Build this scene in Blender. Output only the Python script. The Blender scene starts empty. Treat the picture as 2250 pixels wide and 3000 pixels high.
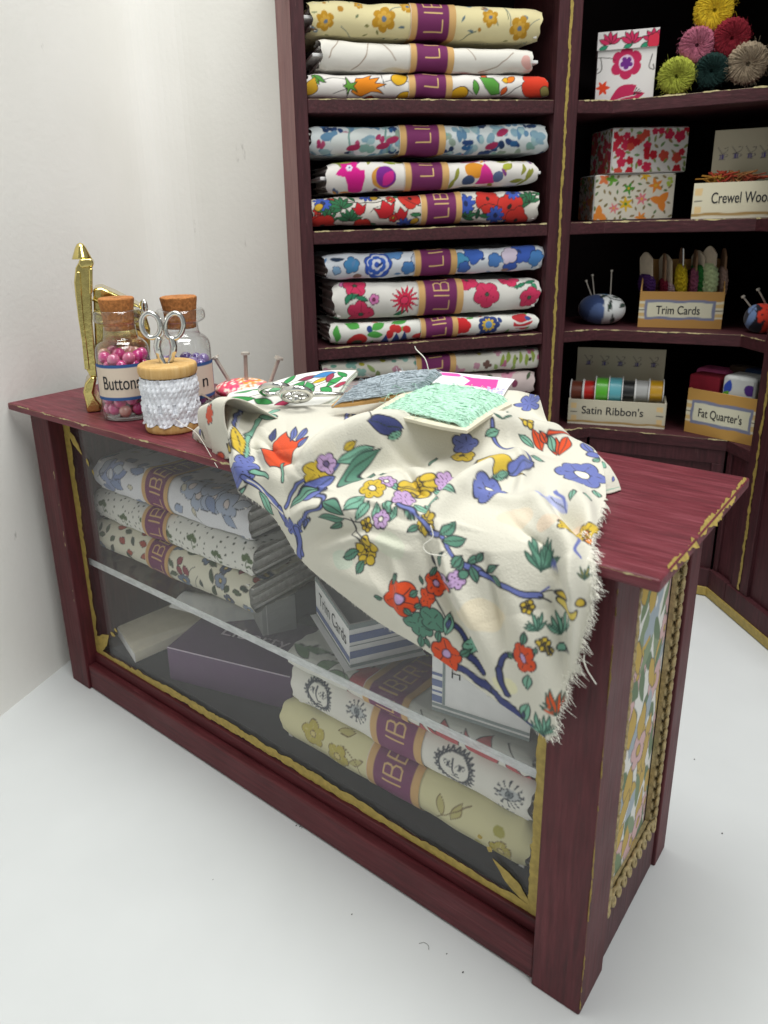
import bpy, bmesh, math, random
import numpy as np
S = 0.01                      # everything below is written in centimetres (a doll's-house scale shop)
rnd = random.Random(7)
scene = bpy.context.scene
COL = scene.collection

# ------------------------------------------------------------------ camera, world, lamps, exposure
CAM = np.array([18.324, -8.421, 12.270, math.radians(72.416), math.radians(1.640), math.radians(39.573), 2166.16]); CX, CY = 1022.0, 1316.7
cd = bpy.data.cameras.new("camera"); cam = bpy.data.objects.new("camera", cd); COL.objects.link(cam)
cam.location = CAM[:3] * S; cam.rotation_euler = CAM[3:6]
cd.sensor_fit = 'VERTICAL'; cd.sensor_height = 36; cd.lens = 36 * CAM[6] / 3000; cd.shift_x = (1125 - CX) / 3000; cd.shift_y = (CY - 1500) / 3000
cd.clip_start = 0.005; cd.clip_end = 20
cd.dof.use_dof = True; cd.dof.focus_distance = 0.155; cd.dof.aperture_fstop = 45
scene.camera = cam
w = bpy.data.worlds.new("World"); scene.world = w; w.use_nodes = True
w.node_tree.nodes["Background"].inputs[0].default_value = (0.97, 1.0, 0.995, 1)
w.node_tree.nodes["Background"].inputs[1].default_value = 0.31

def area(name, loc, target, sx, sy, energy, col):
    l = bpy.data.lights.new(name, 'AREA'); l.shape = 'RECTANGLE'; l.size = sx * S; l.size_y = sy * S
    l.energy = energy; l.color = col
    o = bpy.data.objects.new(name, l); COL.objects.link(o); o.location = np.array(loc) * S
    import mathutils
    d = mathutils.Vector(target) - mathutils.Vector(loc); o.rotation_euler = d.to_track_quat('-Z', 'Y').to_euler()
    return o
area("ceiling_lamp", (10, 3, 54), (8, 5, 0), 28, 16, 1.75, (1.0, 1.0, 0.97))
area("wall_fill_lamp", (42, -8, 54), (4, 6, 6), 24, 24, 1.45, (1.0, 1.0, 0.985))  # added fill from the right to brighten the wall, no real window
vs = scene.view_settings
vs.view_transform = 'Standard'; vs.look = 'None'; vs.gamma = 1; vs.use_curve_mapping = False; vs.exposure = 0.07
scene.cycles.max_bounces = 10; scene.cycles.transparent_max_bounces = 24
scene.cycles.caustics_reflective = False; scene.cycles.caustics_refractive = False

# ------------------------------------------------------------------ measuring: a point of the photograph on a known surface of the room
def _R(rx, ry, rz):
    cx, sx, cy, sy, cz, sz = math.cos(rx), math.sin(rx), math.cos(ry), math.sin(ry), math.cos(rz), math.sin(rz)
    return np.array([[cz, -sz, 0], [sz, cz, 0], [0, 0, 1]]) @ np.array([[cy, 0, sy], [0, 1, 0], [-sy, 0, cy]]) @ np.array([[1, 0, 0], [0, cx, -sx], [0, sx, cx]])
RM = _R(*CAM[3:6])
def ray(x, y): return RM @ np.array([(x - CX) / CAM[6], -(y - CY) / CAM[6], -1.0])
def on_z(x, y, z): d = ray(x, y); return CAM[:3] + d * (z - CAM[2]) / d[2]
def on_y(x, y, v): d = ray(x, y); return CAM[:3] + d * (v - CAM[1]) / d[1]
def on_pl(x, y, P, n): d = ray(x, y); return CAM[:3] + d * (np.dot(np.asarray(P, float) - CAM[:3], n) / np.dot(d, n))
def px(P):
    q = (np.asarray(P, float) - CAM[:3]) @ RM
    return np.stack([CX + CAM[6] * q[..., 0] / -q[..., 2], CY - CAM[6] * q[..., 1] / -q[..., 2]], -1)
VIEW = lambda P: (np.asarray(P) - CAM[:3]) / np.linalg.norm(np.asarray(P) - CAM[:3])

# ------------------------------------------------------------------ materials
def lin(c):
    if isinstance(c, str): c = tuple(int(c[i:i + 2], 16) / 255 for i in (1, 3, 5))
    c = np.asarray(c, float)
    return np.where(c <= 0.04045, c / 12.92, ((c + 0.055) / 1.055) ** 2.4)
def newmat(name):
    m = bpy.data.materials.new(name); m.use_nodes = True
    nt = m.node_tree; b = nt.nodes["Principled BSDF"]
    return m, nt, b
def N(nt, t, **k):
    n = nt.nodes.new(t)
    for a, v in k.items(): setattr(n, a, v)
    return n
def noise_chain(nt, scale, detail=4, rot=(0, 0, 0), coord='Object', rough=.55):
    tc = N(nt, 'ShaderNodeTexCoord'); mp = N(nt, 'ShaderNodeMapping')
    mp.inputs['Scale'].default_value = scale if hasattr(scale, '__len__') else (scale,) * 3
    mp.inputs['Rotation'].default_value = rot
    nz = N(nt, 'ShaderNodeTexNoise'); nz.inputs['Scale'].default_value = 1; nz.inputs['Detail'].default_value = detail
    nz.inputs['Roughness'].default_value = rough
    nt.links.new(tc.outputs[coord], mp.inputs[0]); nt.links.new(mp.outputs[0], nz.inputs['Vector'])
    return nz
def ramp(nt, src, stops):
    r = N(nt, 'ShaderNodeValToRGB')
    e = r.color_ramp.elements
    while len(e) < len(stops): e.new(0.5)
    for el, (p, c) in zip(e, stops):
        el.position = p; el.color = (*(lin(c) if isinstance(c, str) else c), 1)
    nt.links.new(src, r.inputs[0]); return r
def bump(nt, b, src, strength, dist):
    bp = N(nt, 'ShaderNodeBump'); bp.inputs['Strength'].default_value = strength; bp.inputs['Distance'].default_value = dist * S
    nt.links.new(src, bp.inputs['Height']); nt.links.new(bp.outputs[0], b.inputs['Normal']); return bp
def wood(name, dark, mid, light, grain, rough=.5, rot=(0, 0, 0), strength=.35):
    m, nt, b = newmat(name)
    sc = [1300, 1300, 1300]; sc[grain] = 110
    n1 = noise_chain(nt, sc, 5, rot); n2 = noise_chain(nt, [q * .16 for q in sc], 5, rot, rough=.7)
    mx = N(nt, 'ShaderNodeMix', data_type='FLOAT'); mx.inputs[0].default_value = .38
    nt.links.new(n1.outputs[0], mx.inputs[2]); nt.links.new(n2.outputs[0], mx.inputs[3])
    r = ramp(nt, mx.outputs[0], [(.28, dark), (.5, mid), (.72, light)])
    # dusty brush marks and tiny chips in the hand-painted finish
    n3 = noise_chain(nt, [q * .7 for q in sc], 6, rot, rough=.8); r3 = ramp(nt, n3.outputs[0], [(.60, (0, 0, 0)), (.74, (.55, .55, .55))])
    n4 = noise_chain(nt, 90, 3); r4 = ramp(nt, n4.outputs[0], [(.35, (.15, .15, .15)), (.7, (1, 1, 1))])
    ml = N(nt, 'ShaderNodeMath', operation='MULTIPLY'); nt.links.new(r3.outputs[0], ml.inputs[0]); nt.links.new(r4.outputs[0], ml.inputs[1])
    mc = N(nt, 'ShaderNodeMix', data_type='RGBA'); mc.inputs[7].default_value = (*lin('#8d5f60'), 1); nt.links.new(ml.outputs[0], mc.inputs[0]); nt.links.new(r.outputs[0], mc.inputs[6])
    nt.links.new(mc.outputs[2], b.inputs['Base Color'])
    mr = N(nt, 'ShaderNodeMapRange'); mr.inputs[3].default_value = rough - .08; mr.inputs[4].default_value = rough + .22; nt.links.new(n4.outputs[0], mr.inputs[0]); nt.links.new(mr.outputs[0], b.inputs['Roughness'])
    b.inputs['Specular IOR Level'].default_value = .42
    bump(nt, b, n1.outputs[0], strength, .03)
    return m
def plain(name, c, rough=.6, metal=0, var=.08, vs_=400, bmp=0, spec=.4):
    m, nt, b = newmat(name); c = lin(c)
    nz = noise_chain(nt, vs_, 3)
    r = ramp(nt, nz.outputs[0], [(.3, c * (1 - var)), (.7, np.minimum(c * (1 + var), 1))])
    nt.links.new(r.outputs[0], b.inputs['Base Color'])
    b.inputs['Roughness'].default_value = rough; b.inputs['Metallic'].default_value = metal
    b.inputs['Specular IOR Level'].default_value = spec
    if bmp: bump(nt, b, nz.outputs[0], bmp, .02)
    return m
def printed(name, rough=.85, weave=0.25, sheen=.15, spec=.15, wscale=2600, trans=0):
    m, nt, b = newmat(name)
    at = N(nt, 'ShaderNodeAttribute', attribute_name='print_colour')
    nt.links.new(at.outputs['Color'], b.inputs['Base Color'])
    b.inputs['Roughness'].default_value = rough; b.inputs['Specular IOR Level'].default_value = spec
    b.inputs['Sheen Weight'].default_value = sheen
    if weave:
        n1 = noise_chain(nt, wscale, 2); bump(nt, b, n1.outputs[0], weave, .012)
    return m
def glass(name, tint=(1, 1, 1), refl=1.0, rough=.02, dust=0):
    m = bpy.data.materials.new(name); m.use_nodes = True; nt = m.node_tree; nt.nodes.clear()
    out = N(nt, 'ShaderNodeOutputMaterial'); t = N(nt, 'ShaderNodeBsdfTransparent'); g = N(nt, 'ShaderNodeBsdfGlossy')
    t.inputs[0].default_value = (*tint, 1); g.inputs['Roughness'].default_value = rough
    f = N(nt, 'ShaderNodeFresnel'); gm = N(nt, 'ShaderNodeNewGeometry')       # the index is inverted on back faces: a thin sheet
    io = N(nt, 'ShaderNodeMix', data_type='FLOAT'); io.inputs[2].default_value = 1.5; io.inputs[3].default_value = 1 / 1.5
    nt.links.new(gm.outputs['Backfacing'], io.inputs[0]); nt.links.new(io.outputs[0], f.inputs[0])
    mul = N(nt, 'ShaderNodeMath', operation='MULTIPLY'); mul.inputs[1].default_value = refl; mul.use_clamp = True
    mix = N(nt, 'ShaderNodeMixShader')
    nt.links.new(f.outputs[0], mul.inputs[0]); nt.links.new(mul.outputs[0], mix.inputs[0])
    nt.links.new(t.outputs[0], mix.inputs[1]); nt.links.new(g.outputs[0], mix.inputs[2]); 
    if dust:                                             # a scuffed, dusty film
        df = N(nt, 'ShaderNodeBsdfDiffuse'); df.inputs[0].default_value = (.85, .87, .87, 1); nz = noise_chain(nt, (300, 300, 900), 6, rough=.75)
        mp = N(nt, 'ShaderNodeMapRange'); mp.inputs[1].default_value = .35; mp.inputs[2].default_value = .75; mp.inputs[3].default_value = dust * .6; mp.inputs[4].default_value = dust * 1.4
        m2 = N(nt, 'ShaderNodeMixShader'); nt.links.new(nz.outputs[0], mp.inputs[0]); nt.links.new(mp.outputs[0], m2.inputs[0]); nt.links.new(mix.outputs[0], m2.inputs[1]); nt.links.new(df.outputs[0], m2.inputs[2]); mix = m2
    nt.links.new(mix.outputs[0], out.inputs[0])
    return m
M = dict(
    wx=wood('maroon_wood_long', '#371216', '#531c22', '#692b31', 0),
    top=wood('maroon_wood_top', '#431920', '#6a2a33', '#8a4852', 0, .4, strength=.7),
    wz=wood('maroon_wood_upright', '#351115', '#501b21', '#652a30', 2),
    wy=wood('maroon_wood_side', '#301216', '#481d23', '#5d2d33', 2),
    sh=wood('plum_wood', '#2a1014', '#40191f', '#52272d', 2, .55),
    shx=wood('plum_wood_shelf', '#2a1014', '#40191f', '#54282f', 0, .55, (0, 0, math.radians(-52.8))),
    shside=wood('plum_wood_lit', '#6c4848', '#845d5c', '#966f6c', 2, .6),  # lighter copy of the plum wood, bounce light from the wall in its colour
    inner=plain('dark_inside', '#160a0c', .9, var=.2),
    gold=plain('gold_paint', '#ad9750', .45, .2, .2, 900, .3),
    goldworn=plain('pale_gold_paint', '#c6b98a', .6, .05, .2, 900, .3),
    glass=glass('cabinet_glass', (1, 1, 1), .7, .03, .012), jar=glass('bottle_glass', (.95, .96, .96), 2.2, .015),
    shelfglass=glass('acrylic', (.95, .96, .96), .8, .05), shelfedge=glass('acrylic_edge', (.92, .94, .94), 1.0, .1, .6),
    paper=plain('white_paper', '#cdd0d0', .8, 0, .022, 45, .06), card=plain('cream_card', '#d8d2bc', .8, 0, .05),
    white=plain('white_card', '#e6e6e4', .7, 0, .03), grey=plain('grey_card', '#a9aaa8', .7, 0, .05),
    text=plain('dark_print', '#2c2c30', .7, 0, .05), textblue=plain('blue_print', '#4a5a86', .7, 0, .05),
    purple=plain('purple_card', '#54365a', .6, 0, .08), purpletext=plain('lilac_print', '#d8cbd9', .6),
    brass=plain('polished_brass', '#dcca80', .15, 1, .12, 700, .35), steel=plain('nickel', '#dcdcd8', .12, 1, .06),
    pin=plain('pin_steel', '#cfc8bc', .3, .5, .1), cork=plain('cork', '#b0733f', .9, 0, .35, 1500, .9),
    spoolwood=wood('pale_spool_wood', '#b98e50', '#d0a868', '#dfbd84', 2, .5), lace=plain('white_lace', '#e9ecf2', .9, 0, .04, 900, .6),
    thread=plain('white_thread', '#eceadf', .9), p=printed('printed_cotton'), pp=printed('printed_paper', .7, .05, 0),
    pc=printed('printed_lawn', .9, .7, .2, .1, 3000),
    layers=plain('inner_cloth', '#e0ded8', .9, 0, .12, 900), braid=plain('gold_braid', '#a3926a', .6, .1, .3, 1200, .5), manila=plain('kraft_card', '#c4975a', .8, 0, .08),
)
def woolmat(c): return plain('wool_' + c[1:], c, .95, 0, .2, 1400, .3)
def beadmat(name, c):
    m, nt, b = newmat(name); b.inputs['Base Color'].default_value = (*lin(c), 1); b.inputs['Roughness'].default_value = .08
    b.inputs['Coat Weight'].default_value = .8; b.inputs['Subsurface Weight'].default_value = .25
    b.inputs['Transmission Weight'].default_value = .25; b.inputs['Subsurface Radius'].default_value = (.003, .0015, .0015); b.inputs['Subsurface Scale'].default_value = 1
    return m

# ------------------------------------------------------------------ objects
ORG = {}
def thing(name, label, cat, at, group=None):
    o = bpy.data.objects.new(name, None); COL.objects.link(o); o.empty_display_size = .005
    o.location = np.asarray(at, float) * S; ORG[o.name] = np.asarray(at, float)
    tag(o, label, cat, group); return o
def tag(o, label=None, cat=None, group=None, kind=None):
    for k, v in (('label', label), ('category', cat), ('group', group), ('kind', kind)):
        if v: o[k] = v
    return o
def obj(name, geo, mat, parent=None, at=None, colour=None, smooth=False, bevel=0, seg=2, mats=None, fmat=None):
    V, F = geo
    V = np.asarray(V, float).reshape(-1, 3)
    org = ORG[parent.name] if parent else np.asarray(at if at is not None else (0, 0, 0), float)
    me = bpy.data.meshes.new(name)
    if isinstance(F, np.ndarray):
        k = F.shape[1]; n = len(F)
        me.vertices.add(len(V)); me.vertices.foreach_set('co', ((V - org) * S).ravel())
        me.loops.add(n * k); me.loops.foreach_set('vertex_index', F.ravel().astype(np.int32))
        me.polygons.add(n); me.polygons.foreach_set('loop_start', np.arange(0, n * k, k, dtype=np.int32))
        me.update(calc_edges=True); me.validate()
    else:
        me.from_pydata([tuple(v) for v in (V - org) * S], [], F)
    if colour is not None:
        a = me.attributes.new('print_colour', 'FLOAT_COLOR', 'POINT')
        c = np.ones((len(V), 4)); c[:, :3] = np.asarray(colour).reshape(-1, 3); a.data.foreach_set('color', c.ravel())
    me.materials.append(mat)
    for m in (mats or []): me.materials.append(m)
    if fmat is not None: me.polygons.foreach_set('material_index', np.asarray(fmat, np.int32))
    if smooth: me.polygons.foreach_set('use_smooth', np.ones(len(me.polygons), bool))
    me.update()
    o = bpy.data.objects.new(name, me); COL.objects.link(o)
    if parent: o.parent = parent
    else: o.location = org * S
    ORG[o.name] = org
    if bevel:
        b = o.modifiers.new('bevel', 'BEVEL'); b.width = bevel * S; b.segments = seg; b.limit_method = 'ANGLE'; b.angle_limit = .6
        me.polygons.foreach_set('use_smooth', np.ones(len(me.polygons), bool))
        nmod = o.modifiers.new('wn', 'WEIGHTED_NORMAL'); nmod.keep_sharp = False
    return o

def join(*gs):
    V, F, k = [], [], 0
    for v, f in gs:
        v = np.asarray(v, float).reshape(-1, 3); V.append(v); F += [[int(i) + k for i in q] for q in f]; k += len(v)
    return np.vstack(V), F
BOXF = [[0, 3, 2, 1], [4, 5, 6, 7], [0, 1, 5, 4], [1, 2, 6, 5], [2, 3, 7, 6], [3, 0, 4, 7]]
def box(x0, x1, y0, y1, z0, z1):
    return np.array([(x0, y0, z0), (x1, y0, z0), (x1, y1, z0), (x0, y1, z0), (x0, y0, z1), (x1, y0, z1), (x1, y1, z1), (x0, y1, z1)], float), [list(f) for f in BOXF]
def fbox(o, X, Y, Z, a, b, c):
    """box from corner o along unit axes X,Y,Z with lengths a,b,c"""
    o = np.asarray(o, float); X, Y, Z = np.asarray(X) * a, np.asarray(Y) * b, np.asarray(Z) * c
    return np.array([o, o + X, o + X + Y, o + Y, o + Z, o + X + Z, o + X + Y + Z, o + Y + Z]), [list(f) for f in BOXF]
def gridfaces(nu, nv, closed_u=False):
    i = np.arange(nu if closed_u else nu - 1)[:, None]; j = np.arange(nv - 1)[None, :]
    i2 = (i + 1) % nu
    return np.stack([(i * nv + j), (i2 * nv + j), (i2 * nv + j + 1), (i * nv + j + 1)], -1).reshape(-1, 4)
def tube(P, r, n=8, caps=True):
    P = np.asarray(P, float); r = np.broadcast_to(np.asarray(r, float), (len(P),))
    T = np.gradient(P, axis=0); T /= np.linalg.norm(T, axis=1)[:, None] + 1e-12
    a = np.array([0, 0, 1.]) if abs(T[0][2]) < .9 else np.array([1., 0, 0])
    V = []; u = np.cross(T[0], a); u /= np.linalg.norm(u)
    for k in range(len(P)):
        u = u - T[k] * np.dot(u, T[k]); u /= np.linalg.norm(u) + 1e-12; v = np.cross(T[k], u)
        for q in range(n):
            t = 2 * math.pi * q / n; V.append(P[k] + r[k] * (math.cos(t) * u + math.sin(t) * v))
    F = []
    for k in range(len(P) - 1):
        for q in range(n): F.append([k * n + q, k * n + (q + 1) % n, (k + 1) * n + (q + 1) % n, (k + 1) * n + q])
    if caps: F += [list(range(n))[::-1], [(len(P) - 1) * n + q for q in range(n)]]
    return np.array(V), F
def lathe(prof, c, n=40, squash=1.0, ang=0):
    V = []; c = np.asarray(c, float)
    for q in range(n):
        t = 2 * math.pi * q / n
        for (r, z) in prof:
            V.append((c[0] + r * math.cos(t), c[1] + r * math.sin(t), c[2] + z))
    m = len(prof); F = []
    for q in range(n):
        for k in range(m - 1):
            F.append([q * m + k, ((q + 1) % n) * m + k, ((q + 1) % n) * m + k + 1, q * m + k + 1])
    return np.array(V), F
def prism(poly, n, d):
    """planar polygon (3-D points) extruded along vector n*d"""
    P = np.asarray(poly, float); n = np.asarray(n, float) * d; k = len(P)
    V = np.vstack([P, P + n]); F = [list(range(k))[::-1], list(range(k, 2 * k))]
    F += [[i, (i + 1) % k, k + (i + 1) % k, k + i] for i in range(k)]
    return V, F
def sphere(c, r, n=12, m=8, sc=(1, 1, 1)):
    V = [];
    for i in range(n):
        for j in range(m + 1):
            t, p = 2 * math.pi * i / n, math.pi * j / m
            V.append((c[0] + r * sc[0] * math.sin(p) * math.cos(t), c[1] + r * sc[1] * math.sin(p) * math.sin(t), c[2] + r * sc[2] * math.cos(p)))
    return np.array(V), [[int(a) for a in f] for f in gridfaces(n, m + 1, True)]
def catmull(P, n):
    P = np.asarray(P, float); Q = np.vstack([2 * P[0] - P[1], P, 2 * P[-1] - P[-2]])
    t = np.linspace(0, len(P) - 1, n); k = np.minimum(t.astype(int), len(P) - 2); f = (t - k)[:, None]
    p0, p1, p2, p3 = Q[k], Q[k + 1], Q[k + 2], Q[k + 3]
    return .5 * (2 * p1 + (p2 - p0) * f + (2 * p0 - 5 * p1 + 4 * p2 - p3) * f ** 2 + (3 * p1 - p0 - 3 * p2 + p3) * f ** 3)
def surf(ctrl, nu, nv):
    """smooth surface through a control net [row][col]"""
    ctrl = np.asarray(ctrl, float)
    A = np.stack([catmull(r, nu) for r in ctrl], 0)              # rows x nu x 3
    return np.stack([catmull(A[:, i], nv) for i in range(nu)], 0)  # nu x nv x 3
def text_geo(body, height):
    c = bpy.data.curves.new('t', 'FONT'); c.body = body; c.size = 1; o = bpy.data.objects.new('t', c); COL.objects.link(o)
    dg = bpy.context.evaluated_depsgraph_get(); dg.update(); e = o.evaluated_get(dg); me = e.to_mesh()
    V = np.array([v.co[:] for v in me.vertices]); F = [list(p.vertices) for p in me.polygons]
    e.to_mesh_clear(); bpy.data.objects.remove(o); bpy.data.curves.remove(c)
    V[:, 0] -= (V[:, 0].min() + V[:, 0].max()) / 2; V[:, 1] -= .35
    return V * height / .7, F
def text_on(name, body, height, centre, X, Y, mat, parent, lift=.006, width=None, bold=0):
    V, F = text_geo(body, height)
    if width: V[:, 0] *= width / (V[:, 0].max() - V[:, 0].min())
    X = np.asarray(X, float); Y = np.asarray(Y, float); n = np.cross(X, Y)
    W = np.asarray(centre) + V[:, :1] * X + V[:, 1:2] * Y + n * lift
    gs = [(W, F)]
    for s in range(1, bold + 1): gs.append((W + X * .006 * s + n * .001 * s, F))
    return obj(name, join(*gs), mat, parent)
unit = lambda v: np.asarray(v, float) / np.linalg.norm(v)

# ------------------------------------------------------------------ printing: motifs drawn in the cloth's own coordinates (cm)
class Print:
    def __init__(s, U, V, bg, aa=.012, wob=.03, seed=1):
        s.U0, s.V0 = np.asarray(U, float), np.asarray(V, float); s.c = np.empty(s.U0.shape + (3,)); s.c[:] = lin(bg); s.aa = aa
        g = np.random.default_rng(seed); ph = g.uniform(0, 6.28, 8)
        s.U = s.U0 + wob * (np.sin(7.1 * s.V0 + ph[0]) * .5 + np.sin(17 * s.U0 + 9 * s.V0 + ph[1]) * .3)
        s.V = s.V0 + wob * (np.sin(6.3 * s.U0 + ph[2]) * .5 + np.sin(15 * s.V0 - 8 * s.U0 + ph[3]) * .3)
        s.line = '#2b2624'; s.lw = .02
    def sel(s, x, y, r): return np.nonzero((np.abs(s.U - x) < r) & (np.abs(s.V - y) < r))
    def put(s, k, d, col, ol=None, ow=None):
        c = s.c[k]
        def blend(a, q): 
            nonlocal c
            c = c * (1 - a[:, None]) + lin(q) * a[:, None]
        if ol: 
            w_ = ow or s.lw; blend(np.clip(.5 - (d - w_ / 2) / s.aa, 0, 1), ol); blend(np.clip(.5 - (d + w_ / 2) / s.aa, 0, 1), col)
        else: blend(np.clip(.5 - d / s.aa, 0, 1), col)
        s.c[k] = c
    def flower(s, x, y, r, n=5, col='#c33', cen='#fff', amp=.3, rot=0, ol=None, cr=.28, p=.6, sx=1, veins=None):
        k = s.sel(x, y, r * 1.4 + .05); dx, dy = (s.U[k] - x) / sx, s.V[k] - y
        rho = np.hypot(dx, dy); th = np.arctan2(dy, dx) + rot
        R = r * (1 - amp + amp * np.abs(np.cos(n * th / 2)) ** p)
        s.put(k, rho - R, col, ol)
        if veins:
            d = np.abs(np.sin(n * th / 2)) * rho - .012; d = np.where((rho < r * .8) & (rho > r * .2), d, 1); s.put(k, d, veins)
        if cen: s.put(k, rho - r * cr, cen, ol)
    def star(s, x, y, r, n, col, cen=None, inner=.45, rot=0, ol=None, cr=.2):
        k = s.sel(x, y, r * 1.3 + .05); dx, dy = s.U[k] - x, s.V[k] - y
        rho = np.hypot(dx, dy); th = np.mod((np.arctan2(dy, dx) + rot) * n / (2 * math.pi), 1); t = np.abs(th - .5) * 2
        s.put(k, (rho - r * (inner + (1 - inner) * t ** 1.3)) * .7, col, ol)
        if cen: s.put(k, rho - r * cr, cen, ol)
    def leaf(s, x, y, l, wd, ang, col, ol=None, vein=None):
        """leaf whose middle is x,y"""
        k = s.sel(x, y, l * .75 + .05); dx, dy = s.U[k] - x, s.V[k] - y
        a = dx * math.cos(ang) + dy * math.sin(ang); b = -dx * math.sin(ang) + dy * math.cos(ang)
        t = np.clip(np.abs(a) / (l / 2), 0, 1); d = np.maximum(np.abs(b) - wd / 2 * (1 - t ** 2), np.abs(a) - l / 2)
        s.put(k, d, col, ol)
        if vein: s.put(k, np.maximum(np.abs(b) - .008, np.abs(a) - l * .42), vein)
    def blob(s, x, y, rx, ry, col, ang=0, ol=None):
        k = s.sel(x, y, max(rx, ry) * 1.2 + .05); dx, dy = s.U[k] - x, s.V[k] - y
        a = dx * math.cos(ang) + dy * math.sin(ang); b = -dx * math.sin(ang) + dy * math.cos(ang)
        s.put(k, (np.hypot(a / rx, b / ry) - 1) * min(rx, ry), col, ol)
    def stem(s, pts, wd, col, n=None, wd2=None, ol=None):
        P = np.asarray(pts, float)
        if len(P) > 2: P = catmull(np.c_[P, np.zeros(len(P))], n or len(P) * 5)[:, :2]
        c = P.mean(0); r = np.abs(P - c).max() + wd + .05; k = s.sel(c[0], c[1], r)
        d = np.full(len(k[0]), 9.); 
        for i, (a, b) in enumerate(zip(P[:-1], P[1:])):
            w_ = wd if wd2 is None else wd + (wd2 - wd) * i / max(1, len(P) - 2)
            ab = b - a; t = np.clip(((s.U[k] - a[0]) * ab[0] + (s.V[k] - a[1]) * ab[1]) / (ab @ ab + 1e-12), 0, 1)
            d = np.minimum(d, np.hypot(s.U[k] - a[0] - t * ab[0], s.V[k] - a[1] - t * ab[1]) - w_ / 2)
        s.put(k, d, col, ol)
    def poly(s, x, y, pts, col, ol=None, sc=1, rot=0):
        P = np.asarray(pts, float) * sc; c_, s_ = math.cos(rot), math.sin(rot)
        P = np.c_[P[:, 0] * c_ - P[:, 1] * s_ + x, P[:, 0] * s_ + P[:, 1] * c_ + y]
        r = np.abs(P - (x, y)).max() + .06; k = s.sel(x, y, r); X, Y = s.U[k], s.V[k]
        d = np.full(len(X), 9.); ins = np.zeros(len(X), bool)
        for a, b in zip(P, np.roll(P, -1, 0)):
            ab = b - a; t = np.clip(((X - a[0]) * ab[0] + (Y - a[1]) * ab[1]) / (ab @ ab + 1e-12), 0, 1)
            d = np.minimum(d, np.hypot(X - a[0] - t * ab[0], Y - a[1] - t * ab[1]))
            cr = ((a[1] > Y) != (b[1] > Y)) & (X < (b[0] - a[0]) * (Y - a[1]) / (b[1] - a[1] + 1e-12) + a[0]); ins ^= cr
        s.put(k, np.where(ins, -d, d), col, ol)
    def tulip(s, x, y, r, ang, col, ol=None):
        s.poly(x, y, [(-.55, -.6), (-1, .45), (-.5, .2), (0, 1), (.5, .2), (1, .45), (.55, -.6), (0, -.85)], col, ol, r, ang)
    def bell(s, x, y, r, ang, col, ol=None):
        s.poly(x, y, [(-.2, .9), (.2, .9), (.55, .5), (.7, -.3), (1, -.8), (.5, -.6), (.2, -.9), (-.2, -.6), (-.6, -.9), (-.7, -.3), (-.55, .5)], col, ol, r, ang)
    def berry(s, x, y, r, col, ol, n=9, ang=0):
        g = random.Random(int(x * 1000 + y * 77))
        for i in range(n):
            a = ang + i * 2.4; q = r * .75 * math.sqrt(i / n); s.blob(x + q * math.cos(a) , y + q * math.sin(a), r * .36, r * .34, col, 0, ol)
    def scatter(s, n, fn, seed=0, region=None):
        g = random.Random(seed); u0, u1, v0, v1 = region or (s.U0.min(), s.U0.max(), s.V0.min(), s.V0.max())
        pts = []
        for i in range(n):
            best = None
            for _ in range(8):
                q = (g.uniform(u0, u1), g.uniform(v0, v1)); dd = min([math.hypot(q[0] - a[0], (q[1] - a[1])) for a in pts] or [9])
                if best is None or dd > best[1]: best = (q, dd)
            pts.append(best[0]); fn(s, best[0][0], best[0][1], g)
exec_prints = {}
PI = math.pi

# ================================================================== the setting: paper floor and a bent card wall
fl = join(box(-40, 70, -60, 60, -.3, 0))
o = obj('floor', fl, M['paper']); tag(o, 'white paper sheet the shop furniture stands on', kind='structure')
wallm, nt, b = newmat('wall_card')
n1 = noise_chain(nt, 700, 3); n2 = noise_chain(nt, 26, 3); n3 = noise_chain(nt, (90, 90, 30), 5, rough=.7)
r1 = ramp(nt, n2.outputs[0], [(.3, '#e6e5df'), (.7, '#ecebe6')])
r2 = ramp(nt, n3.outputs[0], [(.0, '#8d8b88'), (.27, '#b9b8b5'), (.33, '#ffffff')])
mm = N(nt, 'ShaderNodeMix', data_type='RGBA', blend_type='MULTIPLY'); mm.inputs[0].default_value = .8
nt.links.new(r1.outputs[0], mm.inputs[6]); nt.links.new(r2.outputs[0], mm.inputs[7]); nt.links.new(mm.outputs[2], b.inputs['Base Color'])
b.inputs['Roughness'].default_value = .85; b.inputs['Specular IOR Level'].default_value = .15; bump(nt, b, n1.outputs[0], .17, .04)
W0 = on_z(0, 2100, 0); W1 = on_z(205, 1935, 0); wd = unit(W1 - W0)
bendp = W0 + wd * 9.5
plan = [W0 - wd * 30, W0 - wd * 10, W0, W0 + wd * 4, W0 + wd * 6.6, bendp + np.array([.2, -.5, 0]), bendp + np.array([.95, .5, 0]), np.array([-.4, 8.0, 0]), np.array([1.1, 8.4, 0]), np.array([2.25, 8.6, 0])]
pc = catmull(plan, 60)
nW = np.array([[0, 0, 0]] * 60, float); tg = np.gradient(pc, axis=0); nW[:, 0], nW[:, 1] = -tg[:, 1], tg[:, 0]; nW /= np.linalg.norm(nW, axis=1)[:, None]
VV = []
for k in range(60):
    for (p, z) in ((pc[k], 0.0), (pc[k], 30), (pc[k] + nW[k] * .12, 30), (pc[k] + nW[k] * .12, 0.0)): VV.append((p[0], p[1], z))
VV = np.array(VV).reshape(60, 4, 3)
F = []
for k in range(59):
    for q in range(4): F.append([k * 4 + q, k * 4 + (q + 1) % 4, (k + 1) * 4 + (q + 1) % 4, (k + 1) * 4 + q])
F += [[0, 3, 2, 1], [236, 237, 238, 239]]
o = obj('wall', (VV.reshape(-1, 3), F), wallm, smooth=False); tag(o, 'plain off-white card wall curving behind the counter', kind='structure')

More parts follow.
